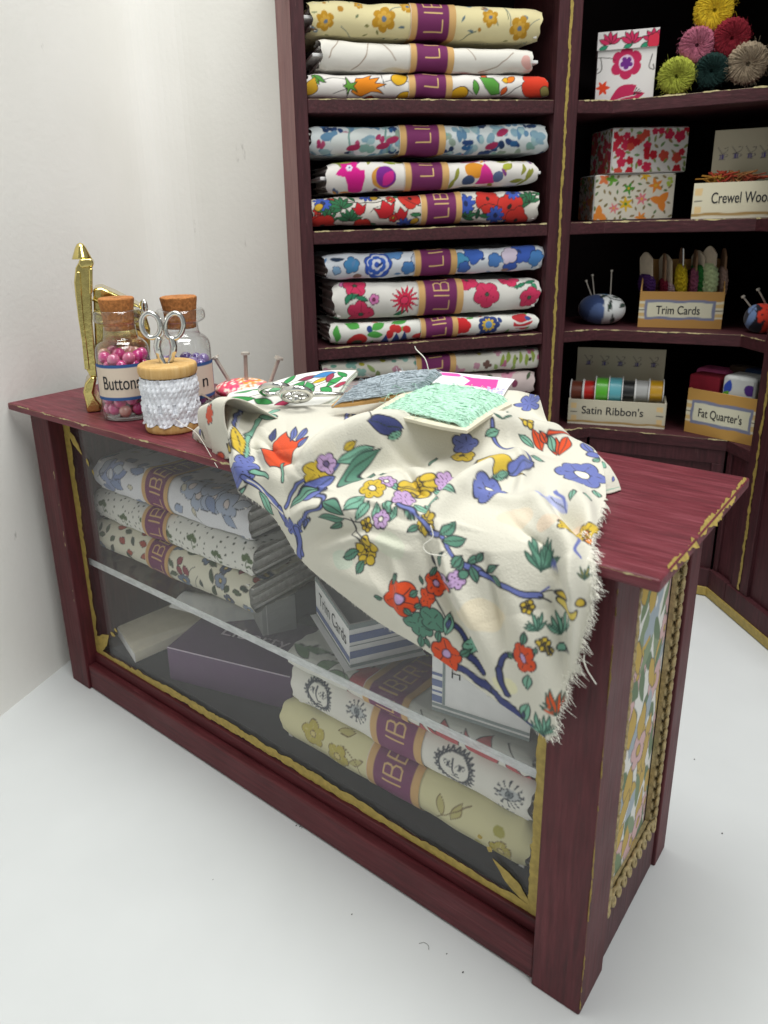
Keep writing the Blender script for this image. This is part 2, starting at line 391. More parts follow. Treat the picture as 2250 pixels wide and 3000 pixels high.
# ================================================================== corner shelf unit
dA = np.array([math.cos(.931), math.sin(.931), 0]); nA = np.array([-dA[1], dA[0], 0])      # along the left bay / into it
A0 = np.array([3.873, 7.476, 0]); AT = lambda s, d, z: A0 + dA * s + nA * d + np.array([0, 0, z])
B1 = AT(9.082, 0, 0); B2 = np.array([13.285, 15.648, 0]); dD = unit(np.array([15.52, 13.453, 0]) - B2); nD = np.array([-dD[1], dD[0], 0])
dC = unit(B2 - B1); nC = np.array([-dC[1], dC[0], 0]); UP = np.array([0, 0, 1.])
DT = lambda s, d, z: B2 + dD * s + nD * d + np.array([0, 0, z])
Z1, Z2, Z3, Z4, TS, ZT = 15.246, 11.864, 8.578, 5.332, .357, 19.0
FA = nA * -1                                           # the left bay's facing direction
unit_o = thing('corner_shelf_unit', 'tall dark plum wooden corner shelf unit with gold edge lines', 'shelving', AT(0, 0, 0))
def up_box(name, s0, s1, d0, d1, z0, z1, fr, mat, bev=.02, par=unit_o):
    T, X, Y = (AT, dA, nA) if fr == 'A' else (DT, dD, nD)
    return obj(name, fbox(T(s0, d0, z0), X, Y, UP, s1 - s0, d1 - d0, z1 - z0), mat, par, bevel=bev)
up_box('stile', -.36, 0, 0, .3, 0, ZT, 'A', M['sh'])
up_box('side_panel', -.36, -.06, .302, 3.0, 0, ZT, 'A', M['shside'])
# outer skin left of the stile, its lighter colour imitating bounced light
obj('side_strip', fbox(AT(-.372, -.005, 0), dA, nA, UP, .010, 3.0, ZT), M['shside'], unit_o)
up_box('stile', 7.2, 7.56, 0, .3, 0, ZT, 'A', M['sh']); up_box('stile', 7.58, 7.938, .01, .3, 0, ZT, 'A', M['sh'])
up_box('divider', 7.25, 7.86, .302, 3.0, 0, ZT, 'A', M['sh'])
up_box('stile', 1.12, 1.47, 0, .3, 0, ZT, 'D', M['sh']); up_box('stile', 1.50, 1.86, .01, .3, 0, ZT, 'D', M['sh'])
up_box('divider', 1.2, 1.8, .302, 3.0, 0, ZT, 'D', M['sh'])
for z in (Z1, Z2, Z3, Z4): up_box('shelf', 0.002, 7.198, .03, 3.0, z - TS, z, 'A', M['shx'], .025)
for z in (Z3, Z4): up_box('shelf', 1.862, 5.0, .03, 3.0, z - TS, z, 'D', M['shx'], .025)
up_box('back_panel', -.06, 7.86, 3.002, 3.15, 0, ZT, 'A', M['inner'], 0)
up_box('top_board', -.5, 7.938, -.1, 3.15, ZT, ZT + .4, 'A', M['sh'])
# inside corner
def meet(P, d, Q, e):
    a = np.array([[d[0], -e[0]], [d[1], -e[1]]]); t = np.linalg.solve(a, (Q - P)[:2]); return P + d * t[0]
cor = meet(AT(0, 3.0, 0), dA, DT(0, 3.0, 0), dD)
floor_poly = [AT(7.94, .03, 0), B1 + nC * .03, B2 + nC * .03, DT(1.118, .03, 0), DT(1.118, 3.0, 0), cor, AT(7.94, 3.0, 0)]
for z in (Z1, Z2, Z3, Z4): obj('shelf', prism([p + UP * (z - TS) for p in floor_poly], UP, TS), M['shx'], unit_o, bevel=.025)
obj('top_board', prism([p + UP * ZT for p in floor_poly], UP, .4), M['sh'], unit_o)
L1 = AT(7.862, 3.002, 0)
obj('back_panel', prism([L1, cor + nC * .01, cor + nC * .2, L1 + nA * .15], UP, ZT), M['inner'], unit_o)
Q1 = DT(1.2, 3.002, 0)
obj('back_panel', prism([cor + nC * .01, Q1, Q1 + nD * .15, cor + nC * .2], UP, ZT), M['inner'], unit_o)
up_box('back_panel', 1.8, 6, 3.002, 3.15, 0, ZT, 'D', M['inner'], 0)
# lower cupboard fronts under the bottom shelf
zc = Z4 - TS - .003
def cup(P, d, n, s0, s1, dep, z0, z1, mat=M['sh'], name='cupboard_panel', th=.12):
    return obj(name, fbox(P + d * s0 + n * dep + UP * z0, d, n, UP, s1 - s0, th, z1 - z0), mat, unit_o, bevel=.015)
panel = wood('plum_panel', '#2c1115', '#431a20', '#54262d', 2, .5)
Lc = np.linalg.norm(B2 - B1)
cup(A0, dA, nA, .002, 7.198, .12, .9, zc, panel); cup(AT(7.94, 0, 0), dA, nA, 0, 1.14, .12, .9, zc, panel)
cup(B1, dC, nC, .06, Lc - .06, .2, .9, zc, panel); cup(B1, dC, nC, .0, Lc, .08, zc - .45, zc, M['sh'], 'rail')
cup(B1, dC, nC, .0, .35, .07, .9, zc - .452, M['sh'], 'stile'); cup(B1, dC, nC, Lc - .35, Lc, .07, .9, zc - .452, M['sh'], 'stile')
cup(B2, dD, nD, .0, .22, .07, .9, zc, M['sh'], 'stile'); cup(B2, dD, nD, .22, .9, .14, .9, zc, panel); cup(B2, dD, nD, .9, 1.118, .07, .9, zc, M['sh'], 'stile')
cup(B2, dD, nD, 1.862, 6, .12, .9, zc, panel)
for P, d, n, s0, s1 in ((B1, dC, nC, 0, Lc), (B2, dD, nD, .0, .95), (B2, dD, nD, .97, 6)):
    cup(P, d, n, s0, s1, -.06, .3, .95, M['sh'], 'plinth', .2)
    cup(P, d, n, s0 - .02, s1, -.1, .03, .33, M['gold'], 'gold_baseboard', .2)
# painted gold edging: ribbons with ragged sides
def paint(name, P, Wd, nrm, wid, mat, parent, lift=.006, rag=.35, gap=0, seed=0, n=None):
    P = np.asarray(P, float); g = np.random.default_rng(seed)
    L = np.linalg.norm(P[-1] - P[0]); n = n or max(8, int(L / .05)); C = catmull(P, n) if len(P) > 2 else P[0] + (P[1] - P[0]) * np.linspace(0, 1, n)[:, None]
    def sm(k): a = g.normal(size=n + 8); return np.convolve(a, np.ones(k) / k, 'same')[4:4 + n] * k ** .5
    a = wid / 2 * (1 + rag * sm(5) + rag * .6 * sm(2)); b_ = wid / 2 * (1 + rag * sm(5) + rag * .6 * sm(2))
    off = wid * .25 * rag * sm(14)
    if gap: 
        m_ = sm(9); a = np.where(m_ < gap - 1, .002, a); b_ = np.where(m_ < gap - 1, .002, b_)
    a = np.maximum(a, .002); b_ = np.maximum(b_, .002); Wd = unit(Wd); nrm = unit(nrm)
    V = np.empty((n, 2, 3)); V[:, 0] = C - Wd * (a + off)[:, None] + nrm * lift; V[:, 1] = C + Wd * (b_ - off)[:, None] + nrm * lift
    return obj(name, (V.reshape(-1, 3), gridfaces(n, 2)), mat, parent)
paint('gold_line', [AT(7.57, -.002, .3), AT(7.57, -.002, ZT)], dA, FA, .085, M['gold'], unit_o, .006, .22, 0, 1)
paint('gold_line', [DT(1.485, -.002, 1.0), DT(1.485, -.002, Z4 + 3)], dD, -nD, .10, M['gold'], unit_o, .006, .3, 0, 2)
for i, z in enumerate((Z1, Z2, Z3)):
    paint('gold_line', [AT(.05, .03, z - .01), AT(7.15, .03, z - .01)], UP, FA, .026, M['goldworn'], unit_o, .006, .6, .75 + (.5 if i == 2 else 0), 4 + i)
    for P, d, n_, s0, s1 in ((AT(7.95, 0, 0), dA, FA, 0, 1.12), (B1 + nC * .03, dC, -nC, 0, Lc), (B2, dD, -nD, .0, 1.1)):
        paint('gold_line', [P + d * s0 + UP * (z - .01), P + d * s1 + UP * (z - .01)], UP, n_, .024, M['goldworn'], unit_o, .008, .7, .95, 14 + i)
paint('gold_line', [AT(7.95, .0, Z4 - .01), B1 + UP * (Z4 - .01)], UP, FA, .04, M['goldworn'], unit_o, .01, .6, .4, 31)
paint('gold_line', [B1 + UP * (Z4 - .01), B2 + UP * (Z4 - .01)], UP, -nC, .026, M['goldworn'], unit_o, .01, .7, 1.0, 32)
obj('cornice_block', fbox(AT(-.66, .05, 17.75), dA, nA, UP, .25, .5, .9), plain('dark_moulding', '#3a3733', .6), unit_o, bevel=.03)

# ================================================================== the display counter
L, D, H, T_ = 16.04, 4.432, 8.0, .18
OXL, OXR, YF, YB = .577, .577, .245, 4.443
warp = lambda g: g
counter = thing('display_counter', 'maroon painted wooden shop counter with a gold edged glass front', 'counter', (8, 2, 0))
def cbox(name, *a, mat=None, bev=.03, par=counter): return obj(name, warp(box(*a)), mat, par, bevel=bev)
# countertop with hand-sanded, slightly uneven rim
nx, ny = 60, 18
gx, gy = np.meshgrid(np.linspace(0, L, nx), np.linspace(0, D, ny), indexing='ij')
def topz(s): return np.stack([gx, gy, np.full_like(gx, s)], -1).reshape(-1, 3)
obj('countertop', box(0, L, 0, D, H - T_, H), M['top'], counter, bevel=.035, seg=3)
xl, xr = OXL, L - OXR
ZB = H - T_ - .003
for (x0, x1, y0, y1) in ((xl, xl + .833, YF, YF + .95), (xr - .833, xr, YF, YF + .968), (xl, xl + .7, YB - .6, YB), (xr - .7, xr, YB - .6, YB)):
    cbox('post', x0, x1, y0, y1, 0, ZB, mat=M['wz'])
cbox('front_rail', xl + .835, xr - .835, .31, .56, 0.02, .74, mat=M['wx'], bev=.05)
cbox('front_rail', xl + .835, xr - .835, .563, .82, .3, 1.0, mat=M['wx'], bev=.02)
cbox('cabinet_floor', xl + .77, xr - .77, .825, YB - .1, .9, 1.2, mat=M['inner'], bev=0)
cbox('back_panel', xl + .705, xr - .705, YB - .25, YB - .05, .2, ZB, mat=plain('cabinet_back', '#3a2a2a', .9, var=.15), bev=0)
cbox('end_panel', xl + .2, xl + .4, YF + .955, YB - .605, .3, ZB, mat=M['wy'], bev=0)
cbox('side_rail', xr - .5, xr - .06, YF + .971, YB - .605, 0.03, 1.05, mat=M['wy'], bev=.03)
cbox('side_rail', xr - .5, xr - .06, YF + .971, YB - .605, ZB - .5, ZB, mat=M['wy'], bev=.03)
cbox('side_board', xr - .5, xr - .30, YF + .971, YB - .605, 1.055, ZB - .505, mat=M['wy'], bev=0)
cbox('underside', xl + .2, xr - .3, YF + .3, YB - .3, ZB - .12, ZB - .002, mat=M['inner'], bev=0)
# glass front and glass shelf
GY = .64
cbox('glass_pane', xl + .70, xr - .70, GY, GY + .04, 1.002, ZB - .15, mat=M['glass'], bev=0)
sh = cbox('glass_shelf', xl + .80, xr - .80, .80, YB - .3, 3.60, 3.78, mat=M['shelfglass'], bev=0)
obj('shelf_edge', warp(box(xl + .80, xr - .80, .785, .798, 3.60, 3.78)), M['shelfedge'], sh)
# gold paint on the pane
def wv(P): return warp((np.asarray(P, float), None))[0]
GP = GY - .004
F_ = (0, -1, 0)
paint('gold_trim', wv([(1.3, GP, 1.0), (5, GP, 1.12), (9, GP, 1.14), (14.6, GP, 1.05)]), (0, 0, 1), F_, .22, M['gold'], counter, .004, .14, 0, 41)
paint('gold_trim', wv([(1.37, GP, 1.0), (1.54, GP, 7.7)]), (1, 0, 0), F_, .32, M['gold'], counter, .006, .12, 0, 42)
paint('gold_trim', wv([(14.42, GP, 1.0), (14.47, GP, 7.7)]), (1, 0, 0), F_, .21, M['gold'], counter, .008, .10, 0, 43)
f1 = lambda x, y: (800 + x / 1.659, 1900 + y / 1.659); c8 = lambda x, y: (x / 1.8433, 1120 + y / 1.8433)
def pleaf(q0, q1, wd, seed):
    a0, a1 = on_y(*q0, GP), on_y(*q1, GP); l = np.linalg.norm(a1 - a0); ang = math.atan2(a1[2] - a0[2], a1[0] - a0[0]); x, z = a0[0], a0[2]
    g = random.Random(seed); P = []
    for s in np.linspace(0, 1, 12): P.append((s * l, wd / 2 * math.sin(PI * s ** .8) * g.uniform(.85, 1.1)))
    for s in np.linspace(1, 0, 12)[1:-1]: P.append((s * l, -wd / 2 * math.sin(PI * s ** .8) * g.uniform(.85, 1.1)))
    c, s_ = math.cos(ang), math.sin(ang)
    return [(x + a * c - b * s_, GP - .012, z + a * s_ + b * c) for a, b in P]
lf = [prism(pleaf(*a), (0, 1, 0), .004) for a in (
    (f1(1250, 1245), f1(1068, 1018), .24, 1), (f1(1066, 985), f1(1040, 962), .12, 2), (f1(1010, 925), f1(1002, 900), .10, 11),
    (c8(372, 262), c8(445, 392), .22, 3), (c8(468, 410), c8(482, 455), .09, 4), (c8(500, 470), c8(508, 500), .07, 12),
    (c8(515, 1440), c8(590, 1365), .42, 5), (c8(598, 1350), c8(625, 1372), .12, 6), (c8(618, 1328), c8(636, 1350), .1, 7))]
for q in lf: obj('gold_leaf', q, M['gold'], counter)
# worn gold rims
paint('gold_edge', [(.1, -.002, H - .02), (L - .1, -.002, H - .02)], (0, 0, 1), (0, -1, .3), .024, M['goldworn'], counter, .006, .9, 1.5, 51)
paint('gold_edge', [(L - .03, .1, H - .012), (L - .03, D - .1, H - .012)], (-.7, 0, .7), (.7, 0, .7), .085, M['gold'], counter, .010, .55, .1, 52)
paint('gold_edge', [(xr + .002, YF + .004, .15), (xr + .002, YF + .004, 7.6)], (-.7, .7, 0), (.7, -.7, 0), .04, M['gold'], counter, .006, .6, .7, 53)
paint('gold_edge', wv([(xl + .77, YF + .01, 2.0), (xl + .77, YF + .01, 7.6)]), (.7, .7, 0), (.7, -.7, 0), .022, M['goldworn'], counter, .006, .7, 1.0, 54)
# the fabric inset on the end, with its looped gold braid
fu, fv = np.meshgrid(np.linspace(1.22, 3.83, 110), np.linspace(1.05, ZB - .5, 300), indexing='ij')
pr = Print(fu, fv, '#d9d8d2', .012, .05, 5); pr.line = '#3a3a36'
def floral_end(p, x, y, g):
    q = g.random()
    if q < .34: p.leaf(x, y, g.uniform(.6, .9), g.uniform(.28, .42), g.uniform(0.7, 2.2), '#b99b48', p.line)
    elif q < .7: p.leaf(x, y, g.uniform(.5, .9), .26, g.uniform(.8, 2.4), g.choice(['#6f8260', '#7c8d6e', '#5f7557']), None)
    elif q < .85: p.flower(x, y, g.uniform(.28, .4), 5, '#c9a5a4', '#b99b48', ol=p.line, rot=g.uniform(0, 6))
    else: p.leaf(x, y, .7, .35, g.uniform(.6, 2), '#9aa6ae', None)
pr.scatter(125, floral_end, 4)
bulge = .12 * np.sin(PI * np.clip((fu - 1.22) / 2.61, 0, 1)) ** .5
obj('fabric_inset', (np.stack([xr - .29 + bulge, fu, fv], -1).reshape(-1, 3), gridfaces(110, 300)), M['p'], counter, colour=pr.c, smooth=True)
def braid(p0, p1, nrm, side, r=.085, pitch=.125):
    p0, p1 = np.asarray(p0, float), np.asarray(p1, float); Lb = np.linalg.norm(p1 - p0); d = (p1 - p0) / Lb
    n = int(Lb / pitch * 14); t = np.linspace(0, 1, n) * Lb; a = t / pitch * 2 * PI
    P = p0 + d * (t + .09 * np.sin(a))[:, None] + np.asarray(side) * (r * np.cos(a))[:, None] + np.asarray(nrm) * (.045 * np.sin(a * .5) + .02)[:, None]
    return tube(P, .034, 6)
bx = xr - .10
br = [braid((bx, 1.36, 1.2), (bx, 1.36, ZB - .55), (1, 0, 0), (0, 1, 0)), braid((bx, 3.66, ZB - .55), (bx, 3.66, 1.22), (1, 0, 0), (0, 1, 0)), braid((bx, 3.64, 1.16), (bx, 1.3, 1.16), (1, 0, 0), (0, 0, 1))]
obj('gold_braid', join(*br), M['braid'], counter, smooth=True)
bk = [box(xr - .2, xr - .13, 3.55, 3.80, 1.08, ZB - .51), box(xr - .2, xr - .13, 1.23, 1.48, 1.08, ZB - .51), box(xr - .2, xr - .135, 1.485, 3.545, 1.06, 1.25)]
obj('braid_backing', join(*bk), M['braid'], counter)

# ================================================================== bolts of printed cotton
BAND = '#72305c'
def letters(p, u, v, hgt, txt='LIBERTY', col='#d3b277', wd=.035, spread=.19):
    """capitals running up the band (turned a quarter left)"""
    G = {'L': [[(0, 1), (0, 0), (.7, 0)]], 'I': [[(.1, 0), (.1, 1)]], 'B': [[(0, 0), (0, 1), (.5, 1), (.62, .85), (.62, .65), (.5, .52), (0, .52)], [(.5, .52), (.7, .38), (.7, .14), (.55, 0), (0, 0)]],
         'E': [[(.65, 1), (0, 1), (0, 0), (.65, 0)], [(0, .52), (.55, .52)]], 'R': [[(0, 0), (0, 1), (.5, 1), (.62, .85), (.62, .65), (.5, .5), (0, .5)], [(.3, .5), (.68, 0)]],
         'T': [[(0, 1), (.8, 1)], [(.4, 1), (.4, 0)]], 'Y': [[(0, 1), (.38, .5), (.76, 1)], [(.38, .5), (.38, 0)]]}
    wdt = {'I': .25}
    x = 0
    for ch in txt:
        for st in G[ch]:
            for a, b in zip(st[:-1], st[1:]):
                f = lambda q: (u - (q[1] - .5) * hgt, v + x + q[0] * hgt * .8)
                p.stem([f(a), f(b)], wd, col)
        x += (wdt.get(ch, .75)) * hgt * .8 + spread * hgt
def bolt(label, PL, PR, hL, hR, into, depth, bg, draw, band, group, name='fabric_bolt', tabs=(1, 1), up=None, nu=300, text=(-.36, .2), seed=0, wob=.03, bandwide=1.0, core=True, txt='LIBERTY'):
    PL, PR = np.asarray(PL, float), np.asarray(PR, float); ln = np.linalg.norm(PR - PL); X = (PR - PL) / ln
    Y = unit(np.asarray(into, float) - X * np.dot(into, X)); Z = np.cross(X, Y)
    h = (hL + hR) / 2
    # cross-section: arc length v measured from the middle of the rounded front edge
    r = h / 2; nf = 44; a = np.linspace(-PI / 2, PI / 2, nf)
    fy = r * .72 * (1 - np.cos(a)); fz = r * np.sin(a); 
    back = np.linspace(0, 1, 26)[1:] ** 1.3 * (depth - r * .72)
    yy = np.concatenate([(fy[0] + back[:8:-1]), [fy[0] + .02], fy[1:-1], [fy[-1] + .02], fy[-1] + back]) if False else np.concatenate([(fy[0] + back)[::-1], fy, fy[-1] + back])
    zz = np.concatenate([np.full(len(back), -r), fz, np.full(len(back), r)])
    sag = np.concatenate([np.zeros(len(back)), np.zeros(nf), -.04 * np.sin(PI * np.linspace(0, 1, len(back)))]); zz = zz + sag
    arc = np.concatenate([[0], np.cumsum(np.hypot(np.diff(yy), np.diff(zz)))]); arc -= np.interp(len(back) + nf / 2, np.arange(len(arc)), arc)
    u = np.linspace(0, ln, nu); g = np.random.default_rng(seed + 3)
    ph = g.uniform(0, 6, 6)
    wv_ = lambda k: .5 * np.sin(2.1 * u + ph[k]) + .3 * np.sin(4.7 * u + ph[k + 1]) + .2 * np.sin(9 * u + ph[k + 2])
    tp = np.interp(u, [0, ln], [hL / h, hR / h])[:, None]
    endr = np.minimum(1, .86 + .14 * np.minimum(u, ln - u) / .18)[:, None]       # soft pinched ends
    P = PL + X * u[:, None, None] + Y * (yy[None, :, None] + (.03 * wv_(0))[:, None, None]) + Z * ((zz[None, :] * tp * endr)[:, :, None] + (.025 * wv_(3))[:, None, None] * np.abs(zz / r)[None, :, None])
    cz = np.zeros((nu, len(arc)))
    for q in range(12):
        fx, fy = g.uniform(-7, 7), g.uniform(-6, 6); cz += (.05 / (2.5 + math.hypot(fx, fy))) * np.sin(fx * u[:, None] + fy * arc[None] + g.uniform(0, 6) + .9 * np.sin(2.2 * u[:, None]))
    P = P + (Y * (-.6) + Z * .5) * cz[..., None]
    # ragged ends where the fabric was folded
    eo = .05 * np.sin(arc * 5 + ph[0]) + .02 * np.sin(arc * 17)
    P = P + X * (eo[None, :, None] * ((u / ln - .5) * 2)[:, None, None] ** 3)
    U, V = np.meshgrid(u, arc, indexing='ij')
    p = Print(U, V, bg, .014, wob, seed); draw(p, ln, h)
    t = thing(name, label, 'fabric bolt', PL - Z * r, group)
    ORG[t.name] = PL - Z * r
    obj('fabric_roll', (P.reshape(-1, 3), gridfaces(nu, len(arc))), M['p'], t, colour=p.c, smooth=True)
    # card core, and the folded layers that show at both ends
    if core:
        for e in (0, 1):
            gl = []
            base = PL + X * (ln if e else 0); sgn = 1 if e else -1; hh = (hR if e else hL)
            for i, dz in enumerate((-.26, .02, .26)):
                gl.append(fbox(base + X * sgn * (-.12) + Y * .16 + Z * (dz * hh - .03), X * sgn, Y if e == 1 else Y, Z, .12, depth - .2, .05))
            gl.append(fbox(base + X * sgn * (-.2) + Y * .12 + Z * (-.40 * hh), X * sgn, Y, Z, .1, depth - .2, .78 * hh))
            if tabs[e]: obj('card_core', fbox(base + X * sgn * (-.2) + Y * .12 + Z * (-.05), X * sgn, Y, Z, .2 + .19, depth - .3, .09), M['white'], t, bevel=.02)
            obj('folded_layers', join(*gl), M['layers'], t)
    # paper band
    b0, b1 = band; k = (u >= b0 * ln) & (u <= b1 * ln); ub = np.linspace(b0 * ln, b1 * ln, 70)
    idx = np.interp(ub, u, np.arange(nu)); i0 = np.clip(idx.astype(int), 0, nu - 2); f = (idx - i0)[:, None, None]
    Q = P[i0] * (1 - f) + P[i0 + 1] * f
    jj = slice(12, len(arc) - 4); Q = Q[:, jj]; av = arc[jj]
    nrm = np.stack([-np.gradient(zz), np.gradient(yy)], -1)[jj]; nrm /= np.linalg.norm(nrm, axis=1)[:, None] + 1e-9
    Q = Q + (Y * nrm[:, :1] + Z * nrm[:, 1:])[None] * .022
    # resample finely along the arc so that the lettering is crisp
    fine = np.linspace(0, len(av) - 1, 150); j0 = np.clip(fine.astype(int), 0, len(av) - 2); fr = fine - j0
    Q = Q[:, j0] * (1 - fr)[None, :, None] + Q[:, j0 + 1] * fr[None, :, None]; av2 = np.interp(fine, np.arange(len(av)), av)
    UB, VB = np.meshgrid(ub - b0 * ln, av2, indexing='ij'); wdt = (b1 - b0) * ln
    pb = Print(UB, VB, BAND, .012, .004, 2)
    for x in (0, wdt): pb.stem([(x, -4), (x, 4)], wdt * .29, '#c9a26a'); 
    pb.stem([(0, -4), (0, 4)], .03, '#ddd6cc')
    letters(pb, wdt * .50, text[0], text[1] * 2, txt)
    obj('paper_band', (Q.reshape(-1, 3), gridfaces(70, 150)), M['pp'], t, colour=pb.c, smooth=True)
    return t
K = '#2b2624'
def scat(n, kinds, seed, reg=None):
    """kinds: list of (weight, fn(p,x,y,g))"""
    def f(p, ln, h):
        def one(q, x, y, g):
            r = g.random() * sum(k for k, _ in kinds)
            for k, fn in kinds:
                r -= k
                if r <= 0: fn(q, x, y, g); return
        p.scatter(n, one, seed, (0, ln, -h * .9, h * 1.6) if reg is None else reg)
    return f
rl = lambda g: g.uniform(0, 6.28)
leafk = lambda cols, l, w_, ol=None: (lambda p, x, y, g: p.leaf(x, y, g.uniform(.7, 1.2) * l, w_, rl(g), g.choice(cols), ol))
flowk = lambda cols, r, n=5, ol=None, cen='#e7c65a', amp=.3, v=None: (lambda p, x, y, g: p.flower(x, y, g.uniform(.75, 1.15) * r, n, g.choice(cols), cen, amp, rl(g), ol, veins=v))
dotk = lambda cols, r: (lambda p, x, y, g: p.blob(x, y, r * g.uniform(.6, 1.2), r * g.uniform(.6, 1.2), g.choice(cols)))
stemk = lambda cols, w_, l: (lambda p, x, y, g: (lambda a: p.stem([(x, y), (x + l * math.cos(a) * .5, y + l * math.sin(a) * .5 + .06), (x + l * math.cos(a), y + l * math.sin(a))], w_, g.choice(cols)))(rl(g)))
blobk = lambda cols, r: (lambda p, x, y, g: [p.blob(x + g.uniform(-r, r), y + g.uniform(-r, r) * .6, r * g.uniform(.4, 1), r * g.uniform(.3, .6), g.choice(cols), rl(g)) for _ in range(4)])
def d_yellow(p, ln, h):
    scat(70, [(3, stemk(['#5d6a58', '#6f7b78'], .025, .5)), (4, leafk(['#6d7a5a', '#5a727c', '#7b7a48'], .16, .06)), (2, dotk(['#587488', '#6a8796', '#b08030'], .07)), (1, blobk(['#8a6a4a', '#7d94a0'], .1))], 11)(p, ln, h)
    for fx, v, r in ((.055, -.12, .26), (.30, -.05, .34), (.9, -.16, .32), (.76, .1, .24), (.40, .3, .2), (.2, .35, .14)):
        p.flower(fx * ln, v, r, 6, '#b98a25', '#6d7c88', .35, fx * 9, None, .22); p.flower(fx * ln, v, r * .6, 6, '#cda040', '#66788a', .4, fx * 5, None, .35)
def d_white(p, ln, h):
    for a in ([(.03, -.1), (.1, .5)], [(.27, .42), (.34, -.1)], [(.14, -.4), (.2, -.05), (.22, .4)], [(.67, .4), (.72, .0)], [(.74, -.35), (.82, -.2), (.9, .2)]):
        p.stem([(q[0] * ln, q[1]) for q in a], .03, '#a39384')
    p.blob(.97 * ln, -.1, .15, .22, '#d9a9a0', .4); p.blob(.36 * ln, -.4, .5, .12, '#cfc6b0'); p.blob(.6 * ln, -.42, .6, .06, '#d9c3bd')
def d_orange(p, ln, h):
    scat(26, [(1, leafk(['#5f9a3c', '#d9a821', '#cf5a2a'], .34, .16, K)), (1, stemk([K], .02, .4))], 61)(p, ln, h)
    for x, y, a in ((.1, .15, .3), (.16, -.15, -.2), (.36, .1, .8)): p.stem([(x * ln - .4, y - .05), (x * ln, y + .06), (x * ln + .4, y)], .02, K)
    p.leaf(.02 * ln, -.05, .5, .3, 1.3, '#c79a2a', K); p.leaf(.045 * ln, .2, .5, .1, 2.6, '#4d8a3a', K)
    p.poly(.24 * ln, 0, [(-.75, -.25), (-.5, .35), (-.25, .32), (.2, .42), (.1, .22), (.55, .3), (.35, .08), (.85, .0), (.4, -.16), (.7, -.38), (.1, -.3), (-.3, -.42)], '#e0861e', K, .62)
    p.poly(.17 * ln, -.02, [(-.5, 0), (-.2, .15), (-.3, .6), (.05, .2), (.5, .3), (.2, 0), (.45, -.3), (0, -.15), (-.2, -.6), (-.2, -.15)], '#5f9a3c', K, .42)
    p.blob(.37 * ln, .2, .26, .17, '#d9a821', .3, K); p.blob(.385 * ln, -.3, .2, .14, '#d9a821', .3, K)
    p.blob(.615 * ln, -.25, .28, .2, '#d2a01e', .5, K); p.leaf(.685 * ln, -.08, .42, .2, 1.7, '#57993f', K); p.poly(.75 * ln, 0.02, [(-.9, .5), (.3, .55), (.75, .1), (.7, -.7), (.1, -.75), (-.5, -.3)], '#57993f', K, .36)
    p.leaf(.84 * ln, .15, .32, .16, .6, '#dd7a22', K); p.stem([(.8 * ln, -.4), (.87 * ln, -.05), (.95 * ln, .2)], .02, K)
    p.flower(.95 * ln, .0, .48, 5, '#cf3a22', None, .25, .3, K); p.blob(.985 * ln, -.2, .16, .16, '#8a7f4a', 0, K); p.blob(.66 * ln, .5, .3, .12, '#cf3a22', 0, K); p.leaf(.5 * ln, .7, .5, .3, .4, '#cf3a22', K)
def d_blue(p, ln, h):
    scat(95, [(3, blobk(['#7f9fae', '#5d83a0', '#93b0b4'], .2)), (2.4, blobk(['#26406e', '#1f3558', '#2c5b8a'], .15)), (1.4, blobk(['#7ba198', '#8b9c8e'], .2)), (.9, blobk(['#9c2f5c', '#a94468'], .13))], 21)(p, ln, h)
    for x, y in ((.12, .0), (.2, .2), (.13, -.25)): p.blob(x * ln, y, .35, .16, '#ccd2cf', .4)
    for x, y in ((.16, .1), (.31, .05)): p.stem([(x * ln, .4), (x * ln - .06, .0), (x * ln + .02, -.4)], .05, '#6f938d')
    for x, y in ((.33, .0), (.29, -.18), (.8, .15), (.75, -.2), (.17, -.22)): p.blob(x * ln, y, .2, .1, '#9a2b52', .3)
def d_magenta(p, ln, h):
    scat(34, [(2, leafk(['#8a8c3a', '#7d8440'], .34, .12)), (1, blobk(['#c98f3f', '#7a3a80', '#566486'], .12))], 62)(p, ln, h)
    p.star(.1 * ln, .16, .4, 5, '#cf1f86', None, .55, .3); p.poly(.125 * ln, -.12, [(-.5, .6), (.6, .6), (.5, -.5), (.2, -.9), (-.4, -.7)], '#cf1f86', None, .45); p.flower(.1 * ln, .22, .1, 6, '#d9d4e4', '#3a3560', .3)
    p.blob(.255 * ln, -.05, .36, .3, '#c98f3f', .2); p.blob(.265 * ln, -.02, .3, .28, '#7a2a8a', .2); p.leaf(.275 * ln, -.05, .5, .3, .9, '#c92b88')
    p.leaf(.29 * ln, .4, .4, .16, -.4, '#8d9a35'); p.leaf(.08 * ln, -.45, .4, .1, .1, '#c9823f'); p.blob(.07 * ln, .45, .3, .1, '#8d9a35')
    p.blob(.69 * ln, .1, .3, .24, '#d08a2b'); p.blob(.66 * ln, -.22, .2, .16, '#3b4a6a'); p.poly(.74 * ln, -.05, [(-.7, -.8), (-.3, .5), (0, .9), (.4, .4), (.8, -.7)], '#cb2f86', None, .38); p.blob(.8 * ln, -.14, .16, .16, '#566486')
    for x, y, a in ((.6, .0, 1.2), (.58, -.3, 1.4), (.86, .16, .7), (.93, .1, 1.2), (.95, -.1, 1.3), (.9, -.25, .2), (.84, .38, .1)): p.leaf(x * ln, y, .42, .13, a, '#8a8c3a')
    p.leaf(.85 * ln, .18, .4, .2, .6, '#a2a83c'); p.blob(.68 * ln, .42, .3, .08, '#7e2a55')
